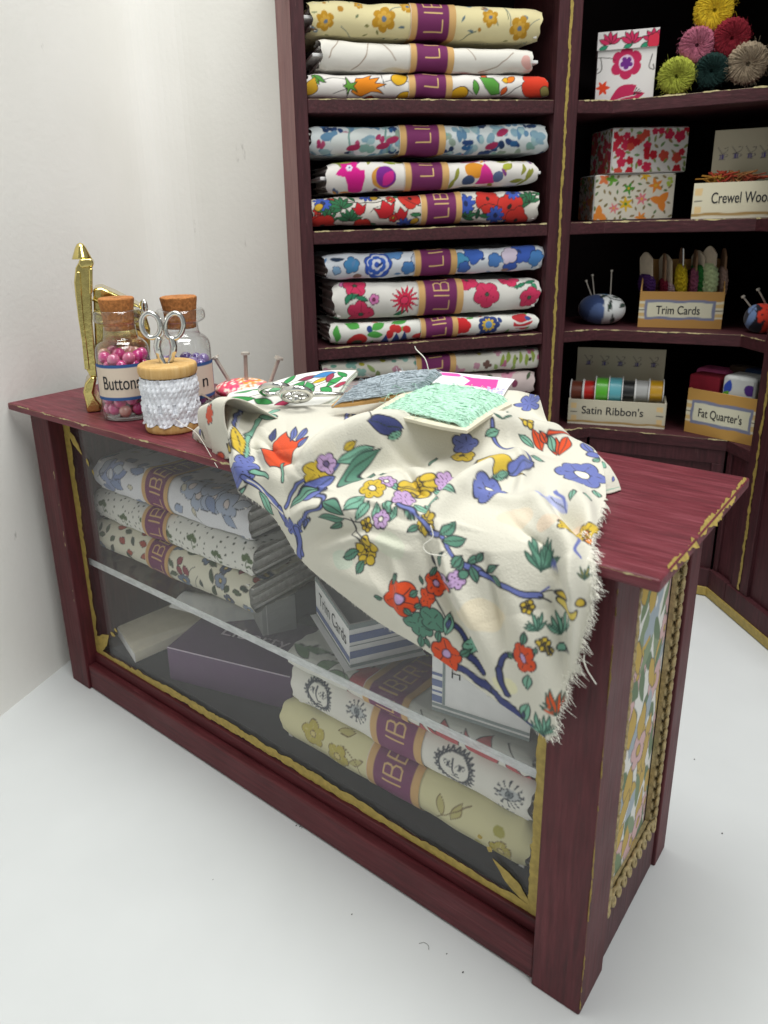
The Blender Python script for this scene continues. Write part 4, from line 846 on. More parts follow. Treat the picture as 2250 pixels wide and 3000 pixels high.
# glass jars
def jar(label, base, rad_px, rows, bead_mat, fill, text, grp, bead_label, seed, tx=0):
    """rows: photo rows (crop) of shoulder, neck, lip, glass top and cork top"""
    dirv = VIEW(base); dirv[2] = 0; dirv = unit(dirv); r = rad_px / pxcm(base + dirv * .6); Cc = base + dirv * r; Cc[2] = H
    sh_, nk, lp, tp, ck = [zat(Cc, 680 + q / 2.242) - H for q in rows]
    t = thing('glass_jar', label, 'jar', Cc)
    pf = [(0, .03), (r * .85, .02), (r * .96, .05), (r, .14), (r, .3), (r, sh_ - .3), (r, sh_ - .08), (r * .96, sh_ + (nk - sh_) * .35), (r * .82, sh_ + (nk - sh_) * .75), (r * .67, nk), (r * .63, nk + .08), (r * .62, lp), (r * .80, lp + .06), (r * .90, lp + .14), (r * .88, tp - .06), (r * .78, tp), (r * .66, tp - .01), (r * .58, tp - .05)]
    pc_ = catmull([(a, 0, z) for a, z in pf], 70); obj('jar_glass', lathe([(max(a, 0), z) for a, _, z in pc_], Cc, 56), M['jar'], t, smooth=True)
    obj('glass_base', lathe([(0, .012), (r * .8, .012), (r * .9, .04), (r * .8, .1), (0, .07)], Cc, 40), M['jar'], t, smooth=True)
    V, F = lathe([(0, lp - .1), (r * .54, lp - .1), (r * .6, tp), (r * .66, ck - .03), (r * .62, ck), (0, ck)], Cc, 36)
    g = np.random.default_rng(seed); V[:, :2] += g.normal(size=(len(V), 2)) * .008; obj('cork', (V, F), M['cork'], t, bevel=.02)
    z0, z1 = zat(Cc - dirv * r, 680 + 1105 / 2.242) - H, zat(Cc - dirv * r, 680 + 872 / 2.242) - H
    mid = math.atan2(-dirv[1], -dirv[0]) + tx; n = 50; th = np.linspace(mid - 1.45, mid + 1.45, n); rr = r + .012
    def ring(z): return np.stack([Cc[0] + rr * np.cos(th), Cc[1] + rr * np.sin(th), np.full(n, H + z)], -1)
    zz = np.linspace(z0, z1, 40); LG = np.stack([ring(z) for z in zz], 1)
    U, Vv = np.meshgrid((th - mid) * rr, zz, indexing='ij'); p = Print(U, Vv, '#dccdbb', .012, 0)
    p.stem([(-4, z0), (4, z0)], .14, '#3d5f96'); p.stem([(-4, z1), (4, z1)], .14, '#3d5f96')
    for x in (-1.45 * rr, 1.45 * rr): p.stem([(x, -1), (x, 5)], .12, '#3d5f96')
    lb = obj('paper_label', (LG.reshape(-1, 3), gridfaces(n, 40)), M['pp'], t, colour=p.c, smooth=True)
    tV, tF = text_geo(text, .30)
    if seed == 1: tV[:, 0] *= .84 / (tV[:, 0].max() - tV[:, 0].min()); tV[:, 0] -= .11
    else: tV[:, 0] += .72 * rr
    import bmesh as bm_; bm = bm_.new(); me = bpy.data.meshes.new('t'); me.from_pydata(tV.tolist(), [], tF); bm.from_mesh(me)
    bm_.ops.triangulate(bm, faces=bm.faces); bm_.ops.subdivide_edges(bm, edges=[e for e in bm.edges if e.calc_length() > .12], cuts=1)
    tV = np.array([v.co[:] for v in bm.verts]); bm.verts.index_update(); tF = [[v.index for v in f.verts] for f in bm.faces]; bm.free(); bpy.data.meshes.remove(me)
    ta = mid + tV[:, 0] * 1.0 / rr; zt = (z0 + z1) / 2 + tV[:, 1] + .0
    gs = []
    for k in range(2): gs.append((np.stack([Cc[0] + (rr + .008 + .001 * k) * np.cos(ta + .008 * k), Cc[1] + (rr + .008 + .001 * k) * np.sin(ta + .008 * k), H + zt], -1), tF))
    obj('lettering', join(*gs), M['text'], lb)
    rb = r * .245; z = .1 + rb; k = 0; first = None; top = zat(Cc, 680 + fill / 2.242) - H
    while z < top:
        for m, R_ in ((9, r * .70), (3, r * .28)):
            for i in range(m):
                a = 2 * PI * (i + .5 * k + g.uniform(-.12, .12)) / m; c = Cc + np.array([R_ * math.cos(a), R_ * math.sin(a), z + g.uniform(-.05, .05)])
                if first is None:
                    me = obj('bead', sphere(c, rb, 16, 10), bead_mat[0], None, at=c, smooth=True); first = me
                    md = [me.data] + [me.data.copy() for _ in bead_mat[1:]]
                    for mm_, mt in zip(md[1:], bead_mat[1:]): mm_.materials[0] = mt
                    o = me
                else:
                    o = first.copy(); o.data = md[g.integers(len(md))]; COL.objects.link(o); o.location = c * S
                tag(o, bead_label, 'bead', grp)
        z += rb * 1.62; k += 1
    return Cc, r
pinkb = [beadmat('bead_pink', '#f0489f'), beadmat('bead_hot_pink', '#ee2f96'), beadmat('bead_magenta', '#e8268a'), beadmat('bead_rose', '#f078a8'), beadmat('bead_coral', '#eaa090')]
jar('corked glass jar of pink beads labelled Buttons', on_z(*c5(455, 1246), H), 168 / 2.242, (775, 690, 610, 506, 428), pinkb, 775, 'Buttons', 'beads in the pink jar', 'pink bead in the corked jar labelled Buttons', 1)
purb = [beadmat('bead_violet', '#7a5fb8'), beadmat('bead_lilac', '#8f7cc8'), beadmat('bead_mauve', '#a48cd0')]
jar('corked glass jar of violet beads behind the cotton reel', on_z(*c5(840, 1172), H), 174 / 2.242, (745, 665, 600, 502, 420), purb, 830, 'n', 'beads in the violet jar', 'violet bead in the jar behind the cotton reel', 2, 0)

# cotton reel wound with lace, scissors standing in its hole
Sb = on_z(*c5(742, 1336), H); dv = VIEW(Sb); dv[2] = 0; dv = unit(dv); rs = 177 / 2.242 / pxcm(Sb + dv * .6); Sc = Sb + dv * rs; Sc[2] = H
zt_ = zat(Sc, 680 + 855 / 2.242) - H; zf = zat(Sc - dv * rs, 680 + 975 / 2.242) - H; zl = zat(Sc - dv * rs, 680 + 1262 / 2.242) - H
sp = thing('cotton_reel', 'wooden cotton reel wound with white crochet lace', 'spool', Sc)
rt = rs * 1.06
pf = [(0, 0), (rs * .93, 0), (rs * .98, .03), (rs, .1), (rs * .98, zl * .8), (rs * .8, zl), (rs * .8, zf), (rt * .95, zf + .02), (rt, zf + .1), (rt, zt_ - .07), (rt * .97, zt_ - .02), (rt * .9, zt_), (rt * .22, zt_), (rt * .2, zt_ - .02), (rt * .2, zt_ - .5), (0, zt_ - .5)]
obj('reel', lathe(pf, Sc, 60), M['spoolwood'], sp, bevel=.012)
nth, nz = 420, 110; th = np.linspace(0, 2 * PI, nth, endpoint=False); tt = np.linspace(0, 1, nz)
TH, TT = np.meshgrid(th, tt, indexing='ij'); 
edge = .09 * np.abs(np.sin(TH * 5)) ** .7
zlow = zl * .98 - .04 - edge + .05; zz = zlow + (zf + .0 - zlow) * TT
w1 = .015 * np.sin(TH * 34 + 1.5 * np.floor(zz / .11)) * np.abs(np.sin(zz / .11 * PI)) ** .5 + .008 * np.abs(np.sin(zz / .11 * PI)); w2 = .018 * np.sin(zz / .42 * PI * 2 + .8 * np.sin(TH * 9)); hole = -.05 * (np.cos(TH * 12) > .72) * (np.abs(np.mod(zz - zl, .62) - .3) < .09)
g = np.random.default_rng(3); RR = rs * .99 + .01 + w1 + w2 + hole + g.normal(size=TH.shape) * .003
obj('lace_winding', (np.stack([Sc[0] + RR * np.cos(TH), Sc[1] + RR * np.sin(TH), H + zz], -1).reshape(-1, 3), gridfaces(nth, nz, True)), M['lace'], sp, smooth=True)
def ell(P, X, cx, cy, rx, ry, ang, f=c5, n=36):
    pts = []
    for a in np.linspace(0, 2 * PI, n): 
        u, v = rx * math.cos(a), ry * math.sin(a); pts.append((cx + u * math.cos(ang) - v * math.sin(ang), cy + u * math.sin(ang) + v * math.cos(ang)))
    return np.array(plane_pts(P, X, pts, f))
sx = thing('scissors', 'small silver embroidery scissors standing upright in the cotton reel', 'scissors', Sc + UP * zt_)
Xs, Ys = XY(46)
ol_, or_ = [np.array(plane_pts(Sc + Ys * d, Xs, q)) for d, q in ((-.05, [(640, 690), (630, 760), (655, 830), (690, 905)]), (.05, [(722, 690), (738, 760), (722, 830), (705, 905)]))]
obj('handle', join(tube(ell(Sc - Ys * .05, Xs, 588, 612, 60, 82, -.28), .055, 10, False), tube(catmull(ol_, 14), [.075] * 7 + [.06] * 7, 10)), M['steel'], sx, smooth=True)
obj('handle', join(tube(ell(Sc + Ys * .05, Xs, 740, 616, 60, 84, .18), .055, 10, False), tube(catmull(or_, 14), [.075] * 7 + [.06] * 7, 10)), M['steel'], sx, smooth=True)
# pincushion behind the cloth
Pq = on_z(*c5(1195, 1090), H); dv = VIEW(Pq); dv[2] = 0; rp = 172 / 2.242 / pxcm(Pq); Pq = Pq + unit(dv) * .2; Pq[2] = H
def cushion(name, label, C_, r, hgt, bg, draw, pins, f, Xd, sqz=1, grp=None, plabel=None, wd=.035):
    t = thing(name, label, 'pincushion', C_)
    n, m = 90, 46; a = np.linspace(0, 2 * PI, n, endpoint=False); s = np.linspace(0, 1, m)
    A, Sg = np.meshgrid(a, s, indexing='ij'); ph = PI * Sg
    rr = r * np.sin(ph) ** .8; zz = hgt / 2 - hgt / 2 * np.cos(ph) * -1 - hgt / 2 * 0
    zz = hgt * (1 + np.cos(ph)) / 2
    P = np.stack([C_[0] + rr * np.cos(A), C_[1] + rr * np.sin(A) * sqz, C_[2] + zz], -1)
    q = P - C_; fx, fy = XY(30); p = Print(q @ fx, (q @ fy) * .5 - (hgt - zz) * .55, bg, .014, .02, 3); draw(p, r)
    obj('cushion', (P.reshape(-1, 3), gridfaces(n, m, True)), M['p'], t, colour=p.c, smooth=True)
    for i, (hd, lo) in enumerate(pins):
        nn = np.array([-Xd[1], Xd[0], 0]); h_ = on_pl(*f(*hd), C_, nn); l_ = on_pl(*f(*lo), C_, nn); l2 = l_ + (l_ - h_) * .12
        o = obj('pin', join(tube([h_, l2], wd, 9), tube([h_ - unit(l_ - h_) * -.015, h_ - unit(l_ - h_) * .04], [wd * 2.3, wd * 2.1], 14)), M['pin'], None, at=l_, smooth=False)
        tag(o, plabel[i], 'pin', grp)
    return t
def d_cushpink(p, r):
    for x, y, q, c in ((-.4, -.3, .5, '#e8506a'), (.3, .1, .5, '#e89a30'), (-.1, -.6, .4, '#e04a78'), (.5, -.5, .4, '#e88a4a'), (0, .2, .4, '#ec9c3a'), (-.6, .1, .4, '#e0556a')): p.flower(x * r, y * r, q * r * .8, 8, c, None, .2)
    p.scatter(170, lambda s, x, y, g: s.blob(x, y, .05, .035, g.choice(['#f2e0d4', '#e8607a', '#f4d8c4', '#f0e6da']), g.uniform(0, 3)), 3, (-r, r, -r, r))
cushion('pincushion', 'pink and orange dotted pincushion behind the cotton reel', Pq, rp * 1.05, .42, '#ec9080', d_cushpink, (((1010, 826), (1128, 1018)), ((1208, 800), (1217, 1028)), ((1428, 830), (1368, 1000))), c5, Xv, 1, 'pins in the pink pincushion', ['steel pin leaning left out of the pink pincushion', 'upright steel pin in the middle of the pink pincushion', 'steel pin leaning right out of the pink pincushion'], .05)

# ================================================================== the draped cotton lawn
K_ = 2250 / 1659
dp = lambda x, y: (x * K_, y * K_)              # points read off the photograph at 1659 px width
NET = [  # (x, y, distance of the cloth behind the counter's front edge)
 [(478, 866, .9), (600, 862, 1.6), (740, 852, 2.6), (900, 838, 3.3), (1040, 838, 3.9), (1115, 846, 4.1), (1165, 856, 3.9)],
 [(482, 900, .55), (605, 900, 1.0), (730, 890, 1.7), (880, 890, 2.4), (1030, 895, 2.9), (1130, 895, 3.5), (1195, 930, 3.4)],
 [(488, 935, .25), (610, 945, .45), (740, 945, .9), (880, 935, 1.5), (1040, 940, 2.1), (1170, 945, 2.7), (1285, 972, 3.0)],
 [(494, 970, .05), (620, 990, .1), (750, 1010, .35), (890, 1020, .75), (1050, 1030, 1.2), (1200, 1040, 1.7), (1308, 1068, 1.95)],
 [(500, 1000, -.1), (620, 1035, -.12), (745, 1090, -.1), (890, 1140, -.1), (1050, 1165, -.05), (1190, 1170, .1), (1278, 1180, .25)],
 [(507, 1030, -.13), (605, 1075, -.15), (705, 1160, -.2), (850, 1250, -.25), (1000, 1310, -.28), (1140, 1330, -.25), (1272, 1330, -.14)],
 [(515, 1058, -.14), (590, 1112, -.15), (655, 1212, -.17), (790, 1320, -.18), (920, 1405, -.2), (1060, 1500, -.2), (1190, 1600, -.14)]]
ctrl = [[on_y(*dp(x, y), d) for x, y, d in r] for r in NET]
NU, NV = 420, 380
CP = surf(ctrl, NU, NV)
pxs = px(CP) / K_
FOLDS = [  # polyline in the photograph, half-width, height of the fold (cm)
 ([(650, 1030), (680, 995), (740, 957), (850, 930), (960, 917), (1090, 922)], 27, .30), ([(690, 1052), (770, 1010), (900, 975), (1020, 958)], 30, -.20),
 ([(1030, 928), (1120, 930), (1250, 938)], 16, .16), ([(1060, 962), (1160, 966), (1250, 985)], 22, -.10),
 ([(930, 1125), (990, 1065), (1060, 1025), (1140, 995)], 30, .22), ([(880, 1105), (950, 1045), (1030, 1000)], 26, -.12),
 ([(945, 1150), (1005, 1300), (1100, 1480)], 34, .13), ([(915, 1165), (972, 1310), (1055, 1460)], 17, -.12),
 ([(1180, 1075), (1210, 1105), (1255, 1160)], 20, -.20), ([(1140, 1060), (1190, 1130), (1235, 1200), (1240, 1300)], 34, .17), ([(1225, 1050), (1262, 1110), (1270, 1160)], 24, .12),
 ([(505, 880), (515, 960), (530, 1040)], 16, .13), ([(540, 900), (548, 980), (575, 1070)], 22, -.08), ([(640, 1120), (690, 1095), (760, 1105)], 24, .16), ([(655, 1160), (740, 1150), (830, 1180)], 30, -.08),
 ([(700, 1215), (800, 1260), (900, 1320)], 34, .10), ([(1080, 1240), (1150, 1400), (1180, 1540)], 40, .09), ([(1190, 1250), (1215, 1380), (1205, 1480)], 26, -.09),
 ([(860, 990), (900, 1055), (925, 1130)], 13, -.10), ([(955, 1140), (985, 1240), (1030, 1350)], 11, .07), ([(1010, 1068), (1100, 1088), (1195, 1092)], 16, .09), ([(700, 1185), (780, 1162), (880, 1192)], 15, .09),
 ([(1100, 1120), (1180, 1200), (1228, 1290)], 13, -.09), ([(850, 1200), (872, 1270), (880, 1340)], 14, .08), ([(1050, 1210), (1072, 1300), (1092, 1400)], 13, -.07), ([(1232, 1220), (1240, 1320), (1232, 1430)], 12, .09), ([(820, 945), (900, 985), (930, 1010)], 12, -.07), ([(1100, 950), (1130, 1020), (1120, 1070)], 13, .07), ([(560, 940), (600, 985), (660, 1010)], 12, -.06),
 ([(740, 880), (860, 905), (980, 925)], 22, -.10), ([(620, 930), (700, 925)], 30, .08)]
hgt = np.zeros((NU, NV))
for P, wd_, a in FOLDS:
    Q = catmull(np.c_[np.array(P, float), np.zeros(len(P))], 26)[:, :2]; d = np.full((NU, NV), 1e9); L_ = np.zeros((NU, NV))
    for i, (p, q) in enumerate(zip(Q[:-1], Q[1:])):
        ab = q - p; t = np.clip(((pxs[..., 0] - p[0]) * ab[0] + (pxs[..., 1] - p[1]) * ab[1]) / (ab @ ab), 0, 1)
        dd = np.hypot(pxs[..., 0] - p[0] - t * ab[0], pxs[..., 1] - p[1] - t * ab[1]); L_ = np.where(dd < d, (i + t) / 25, L_); d = np.minimum(d, dd)
    hgt += 1.7 * a * np.exp(-(d / (wd_ * .8)) ** 2) * (.35 + .65 * np.sin(PI * np.clip(L_, 0, 1)))
g = np.random.default_rng(5)
uu, vv = np.meshgrid(np.linspace(0, 1, NU), np.linspace(0, 1, NV), indexing='ij')
for k in range(26):
    fx, fy, ph = g.uniform(-30, 30), g.uniform(-26, 26), g.uniform(0, 6); q = math.hypot(fx, fy); hgt += (.16 / (6 + q)) * np.sin(fx * uu + fy * vv + ph + .8 * np.sin(5 * uu + 3 * vv + k))
for k in range(16):                                    # sharp little creases
    a = g.uniform(0, PI); c0, c1 = g.uniform(0, 1), g.uniform(.1, .9); t_ = (uu - c0) * math.cos(a) + (vv - c1) * math.sin(a); l_ = -(uu - c0) * math.sin(a) + (vv - c1) * math.cos(a)
    hgt += g.choice([-1, 1]) * .03 * np.exp(-np.abs(t_ + .05 * np.sin(l_ * 9)) / .018) * np.exp(-(l_ / g.uniform(.12, .3)) ** 2)
du = np.gradient(CP, axis=0); dv_ = np.gradient(CP, axis=1); nn = np.cross(dv_, du); nn /= np.linalg.norm(nn, axis=-1)[..., None]
vw = CP - CAM[:3]; vw /= np.linalg.norm(vw, axis=-1)[..., None]
if (nn * vw).sum(-1).mean() > 0: nn = -nn
dirn = unit(np.array([.25, -.75, .6]))
CP = CP + (.55 * nn + .45 * dirn) * hgt[..., None]
CP[..., 2] = np.where((CP[..., 1] > -.035) & (CP[..., 2] < 8.03) , 8.03, CP[..., 2])
CP[..., 1] = np.where((CP[..., 2] < 8.03) & (CP[..., 1] > -.04) & (CP[..., 0] < L), -.04, CP[..., 1])
for _ in range(3):
    CP[1:-1, 1:-1] = .5 * CP[1:-1, 1:-1] + .125 * (CP[:-2, 1:-1] + CP[2:, 1:-1] + CP[1:-1, :-2] + CP[1:-1, 2:])
# ragged right hem
fr_ = .05 * (g.normal(size=NV) * .5 + np.convolve(g.normal(size=NV), np.ones(7) / 7, 'same') * 2)
CP[-1, 200:] += np.array([1, 0, -.3]) * fr_[200:, None]
# the cloth's own coordinates, by arc length from its middle
lu = np.linalg.norm(np.diff(CP, axis=0), axis=-1); lv_ = np.linalg.norm(np.diff(CP, axis=1), axis=-1)
CU = np.concatenate([np.zeros((1, NV)), np.cumsum(lu, 0)]); CU -= CU[NU // 2][None]
CV = np.concatenate([np.zeros((NU, 1)), np.cumsum(lv_, 1)], 1); CV -= CV[:, 220][:, None]
CU += CU * 0; skew = np.cumsum(np.concatenate([[0], lu[:, 220]])); 
p = Print(CU, -CV, '#d3d0c2', .014, .012, 9); p.lw = .02
cpx = px(CP) / K_
Kd = '#33343a'; BL, GN, GD, RD, YE, LI, DB = '#6a74b0', '#7cae98', '#5a8673', '#d4512e', '#cdb040', '#bb9cc6', '#444a78'
_k = np.ones(9) / 9
_C = np.stack([np.apply_along_axis(lambda r: np.convolve(np.pad(r, 4, 'edge'), _k, 'valid'), 0, CP[..., q]) for q in range(3)], -1)
_n = np.cross(np.gradient(_C, axis=1), np.gradient(_C, axis=0)); _n /= np.linalg.norm(_n, axis=-1)[..., None]
_n = np.where(((_n * vw).sum(-1) > 0)[..., None], -_n, _n)
def cidx(x, y): d = (cpx[..., 0] - x) ** 2 + (cpx[..., 1] - y) ** 2; return np.unravel_index(np.argmin(d), d.shape)
def frame(x, y):
    """lay the motif's own flat coordinates (cm) on the cloth around one point; returns pixels per cm there"""
    k = cidx(x, y); n = _n[k]; e1 = unit(RM[:, 0] - n * np.dot(n, RM[:, 0])); e2 = np.cross(n, e1); e2 = e2 if e2[2] > 0 else -e2
    Q = CP - CP[k]; p.U = Q @ e1; p.V = Q @ e2; far = np.linalg.norm(Q, axis=-1) > 2.6; p.U = np.where(far, 50, p.U)
    w1 = .014; p.U = p.U + w1 * np.sin(p.V * 16 + x); p.V = p.V + w1 * np.sin(p.U * 15 + y)
    return pxcm(CP[k]) / K_
def at_(x, y): k = cidx(x, y); return p.U[k], p.V[k]
def fl_(x, y, r, n, col, cen='#e8e4d4', **k): s = frame(x, y); p.flower(0, 0, 1.1 * r / s, n, col, cen, ol=Kd, **{'veins': '#3a3436', **k})
def lf_(x0, y0, x1, y1, wr, col, ol=Kd, vein='#3b4440'):
    s = frame((x0 + x1) / 2, (y0 + y1) / 2); a, b = at_(x0, y0), at_(x1, y1); l = math.hypot(b[0] - a[0], b[1] - a[1]); lm = 1.35 * math.hypot(x1 - x0, y1 - y0) / s; l = min(l, lm)
    p.leaf((a[0] + b[0]) / 2, (a[1] + b[1]) / 2, l, min(l, lm * .8) * wr * 1.05, math.atan2(b[1] - a[1], b[0] - a[0]), col, ol, vein)
def st_(pts, w0, col, w1=None, ol=None):
    for i in range(0, len(pts) - 1, 2):
        q3 = pts[i:i + 3]; s = frame(*q3[len(q3) // 2]); f0 = i / max(1, len(pts) - 1); f1_ = (i + len(q3) - 1) / max(1, len(pts) - 1); we = w0 if w1 is None else w1
        p.stem([at_(*a) for a in q3], (w0 + (we - w0) * f0) / s, col, None, (w0 + (we - w0) * f1_) / s, ol)
def tu_(x0, y0, x1, y1, col):
    s = frame((x0 + x1) / 2, (y0 + y1) / 2); a, b = at_(x0, y0), at_(x1, y1); l = math.hypot(x1 - x0, y1 - y0) / s; p.tulip((a[0] + b[0]) / 2, (a[1] + b[1]) / 2, l * .85, math.atan2(y0 - y1, x1 - x0) - PI / 2, col, Kd)
def be_(x, y, r): s = frame(x, y); p.berry(0, 0, 1.05 * r / s, YE, Kd, 12)
def bl_(x, y, rx, ry, col, ang=0, ol=Kd): s = frame(x, y); p.blob(0, 0, rx / s, ry / s, col, -ang, ol)
def feather(x, y, r, col, n=9, a0=.6, a1=2.6):
    for a in np.linspace(a0, a1, n): lf_(x, y, x + r * math.cos(a) * .8, y - r * math.sin(a) * (1 + .25 * math.sin(a * 7)), .16, col, '#3f5a50', None)
# faint motifs showing through the thin cotton
for x, y, rx, c in ((1120, 1120, 40, '#d9cdb8'), (840, 1180, 40, '#cfd2c0'), (1040, 1330, 50, '#dcd2ba'), (740, 1210, 30, '#c6cfbf'), (1180, 1130, 30, '#dccab4'), (700, 970, 30, '#d6d2c2'), (1090, 1480, 30, '#dcd8b4')): bl_(x, y, rx, rx * .7, c, .3, None)
st_([(595, 888), (560, 905), (535, 945), (530, 990), (542, 1032)], 18, GN, 7, Kd); bl_(578, 900, 22, 12, GN, .5); st_([(560, 888), (556, 905)], 5, '#e2dcc9')
st_([(528, 880), (508, 905), (503, 950)], 11, BL, 6, Kd); st_([(520, 892), (512, 925)], 3, '#cfd0dc'); lf_(505, 922, 522, 985, .42, YE)
fl_(528, 1008, 30, 6, BL, None, amp=.45); st_([(545, 1018), (580, 1030)], 9, GN, 5, Kd)
tu_(612, 1008, 612, 942, RD); st_([(610, 1005), (612, 1040)], 7, GN, 5, Kd)
lf_(588, 958, 596, 925, .45, DB); lf_(628, 955, 640, 922, .4, BL); lf_(640, 955, 662, 925, .4, BL); lf_(645, 968, 665, 945, .4, BL)
st_([(525, 1030), (565, 1055), (605, 1098), (640, 1150), (652, 1195)], 12, BL, 16, Kd); st_([(535, 1036), (575, 1070), (612, 1110)], 4, '#dcd8cf'); st_([(618, 1095), (640, 1050), (668, 1028)], 9, BL, 6, Kd); st_([(640, 1150), (660, 1110), (700, 1080)], 10, BL, 6, Kd)
fl_(685, 1022, 30, 5, YE, None, amp=.3); fl_(705, 1000, 22, 5, LI, '#6a5a80'); lf_(725, 1000, 808, 966, .26, GN); lf_(742, 972, 770, 952, .5, YE)
lf_(640, 1085, 724, 1030, .36, BL); lf_(628, 1098, 690, 1056, .22, GN)
lf_(560, 1062, 592, 1112, .34, GN); fl_(632, 1138, 22, 7, BL, None, amp=.5); st_([(640, 1140), (648, 1200)], 14, BL, 8, Kd); lf_(655, 1150, 668, 1110, .2, BL)
lf_(798, 900, 872, 925, .5, DB); st_([(795, 890), (802, 905)], 3, Kd); lf_(838, 946, 868, 930, .5, GN); lf_(862, 880, 905, 895, .3, GD)
lf_(742, 1112, 698, 1084, .42, GD); lf_(745, 1120, 688, 1116, .42, GD); lf_(742, 1126, 712, 1142, .42, GD); st_([(742, 1118), (800, 1130), (830, 1142)], 3, Kd)
for a in ((790, 1072, 742, 1102), (797, 1085, 768, 1124), (815, 1086, 812, 1128), (835, 1084, 852, 1114), (862, 1092, 842, 1128), (880, 1094, 898, 1124), (890, 1088, 934, 1104), (910, 1090, 960, 1085)): lf_(*a, .46, GN)
lf_(870, 1062, 842, 1040, .4, GN); lf_(935, 1058, 968, 1048, .4, GN); lf_(940, 1072, 985, 1066, .34, GN); lf_(800, 1040, 806, 1008, .42, GD); lf_(822, 1036, 830, 1006, .42, GD); lf_(930, 1012, 942, 982, .42, GD)
fl_(835, 1042, 20, 6, LI); fl_(805, 1055, 27, 6, YE); be_(907, 1052, 30); fl_(960, 1040, 22, 6, LI, None); fl_(872, 1080, 24, 6, LI, None); fl_(824, 1122, 20, 5, LI)
be_(790, 1135, 16); be_(920, 1130, 27); be_(795, 1190, 31); lf_(776, 1190, 742, 1204, .55, GD); lf_(788, 1210, 772, 1240, .5, GD); st_([(765, 1130), (762, 1155), (782, 1172)], 3, Kd); st_([(760, 1120), (772, 1150), (790, 1165)], 3, Kd)
st_([(860, 1090), (900, 1112), (935, 1150), (975, 1200), (1040, 1238), (1105, 1275), (1165, 1285)], 8, BL, 14, Kd); st_([(1160, 1285), (1185, 1268)], 5, BL); st_([(1165, 1288), (1190, 1300)], 4, Kd); st_([(1168, 1280), (1195, 1275)], 3, Kd)
lf_(955, 1172, 1008, 1164, .5, GD); lf_(950, 1160, 985, 1128, .45, GD); lf_(962, 1190, 950, 1225, .4, GD); lf_(905, 1135, 880, 1150, .5, GD)
for a in ((1000, 1205, 990, 1240), (1010, 1215, 1040, 1205), (1018, 1222, 1030, 1258), (1050, 1235, 1078, 1220), (1060, 1242, 1085, 1268), (1000, 1200, 975, 1225), (1030, 1215, 1045, 1195)): lf_(*a, .5, GD)
fl_(985, 1255, 20, 5, LI, None); bl_(998, 1240, 12, 10, GD)
fl_(1000, 985, 24, 5, YE, '#5a4a20', amp=.2, cr=.2); fl_(1004, 962, 26, 5, BL, None, amp=.25)
s_ = frame(1085, 1002); p.bell(0, 0, 38 / s_, 0, YE, Kd); st_([(1065, 932), (1112, 968), (1148, 1005)], 8, BL, 7, Kd); lf_(1098, 1028, 1152, 1000, .5, BL); lf_(1048, 942, 1078, 928, .55, GN); lf_(1060, 1032, 1100, 1022, .4, GN)
fl_(1055, 1058, 35, 5, BL, '#e8e4d4', amp=.22, rot=.4, cr=.26); lf_(1070, 1030, 1098, 1018, .45, GN)
fl_(1256, 1026, 50, 6, BL, '#e8e4d4', amp=.22, rot=.2, cr=.3)
for a in ((1240, 1058, 1232, 1086), (1262, 1062, 1276, 1088), (1284, 1054, 1292, 1082), (1280, 998, 1300, 990)): lf_(*a, .5, GN)
lf_(1150, 925, 1172, 975, .42, RD); lf_(1165, 930, 1180, 960, .4, RD); lf_(1202, 985, 1200, 945, .5, RD); lf_(1208, 985, 1226, 945, .5, RD); lf_(1120, 940, 1152, 968, .4, GN); lf_(1184, 940, 1198, 978, .36, GN); lf_(1146, 985, 1175, 998, .4, GN); st_([(1185, 934), (1240, 940)], 6, RD, 3, Kd)
lf_(1262, 950, 1278, 985, .5, BL); bl_(1282, 985, 14, 12, BL)
feather(1168, 1232, 62, GD, 11, .5, 2.3); lf_(1185, 1068, 1228, 1108, .42, '#a9aed0', None); st_([(1200, 1062), (1222, 1085), (1226, 1108)], 8, BL, 5)
fl_(1266, 1152, 26, 7, YE, '#d0782a'); st_([(1250, 1165), (1240, 1185), (1252, 1205)], 9, BL, 7); bl_(1275, 1172, 10, 8, '#d88432')
fl_(1145, 872, 26, 6, BL, None, amp=.5); be_(1138, 910, 17); feather(1085, 905, 24, GD, 7, .2, 2.6)
fl_(858, 1294, 39, 5, RD, LI, amp=.24, rot=.3); lf_(848, 1262, 856, 1238, .55, GD); lf_(828, 1292, 808, 1288, .6, GD); lf_(885, 1288, 904, 1276, .6, GD)
fl_(922, 1290, 24, 5, RD, None, amp=.25, sx=.7); fl_(942, 1262, 26, 5, RD, LI, amp=.25, sx=.8); lf_(914, 1262, 908, 1242, .5, GD); lf_(930, 1245, 945, 1225, .5, GD); lf_(912, 1305, 896, 1312, .6, GD); st_([(940, 1290), (962, 1330), (955, 1350)], 3, Kd)
fl_(905, 1350, 32, 4, GD, None, amp=.3); fl_(935, 1338, 30, 4, GD, None, amp=.28, rot=.5); lf_(890, 1330, 872, 1312, .5, GD); lf_(910, 1370, 905, 1405, .5, GD)
st_([(955, 1418), (1010, 1450), (1070, 1495), (1120, 1545), (1160, 1590)], 14, DB, 24, Kd); st_([(975, 1345), (1000, 1370), (1012, 1415), (1045, 1452)], 9, DB, 15, Kd); st_([(1112, 1415), (1088, 1418), (1078, 1445), (1098, 1500)], 9, DB, 14, Kd)
lf_(962, 1372, 972, 1322, .4, GN); lf_(968, 1360, 972, 1334, .34, BL); fl_(1022, 1392, 18, 4, GN, None, amp=.25)
fl_(965, 1412, 37, 5, RD, LI, amp=.24, rot=.8); lf_(948, 1388, 952, 1362, .55, GD); lf_(928, 1398, 922, 1376, .55, GD); lf_(995, 1415, 1016, 1402, .55, GD)
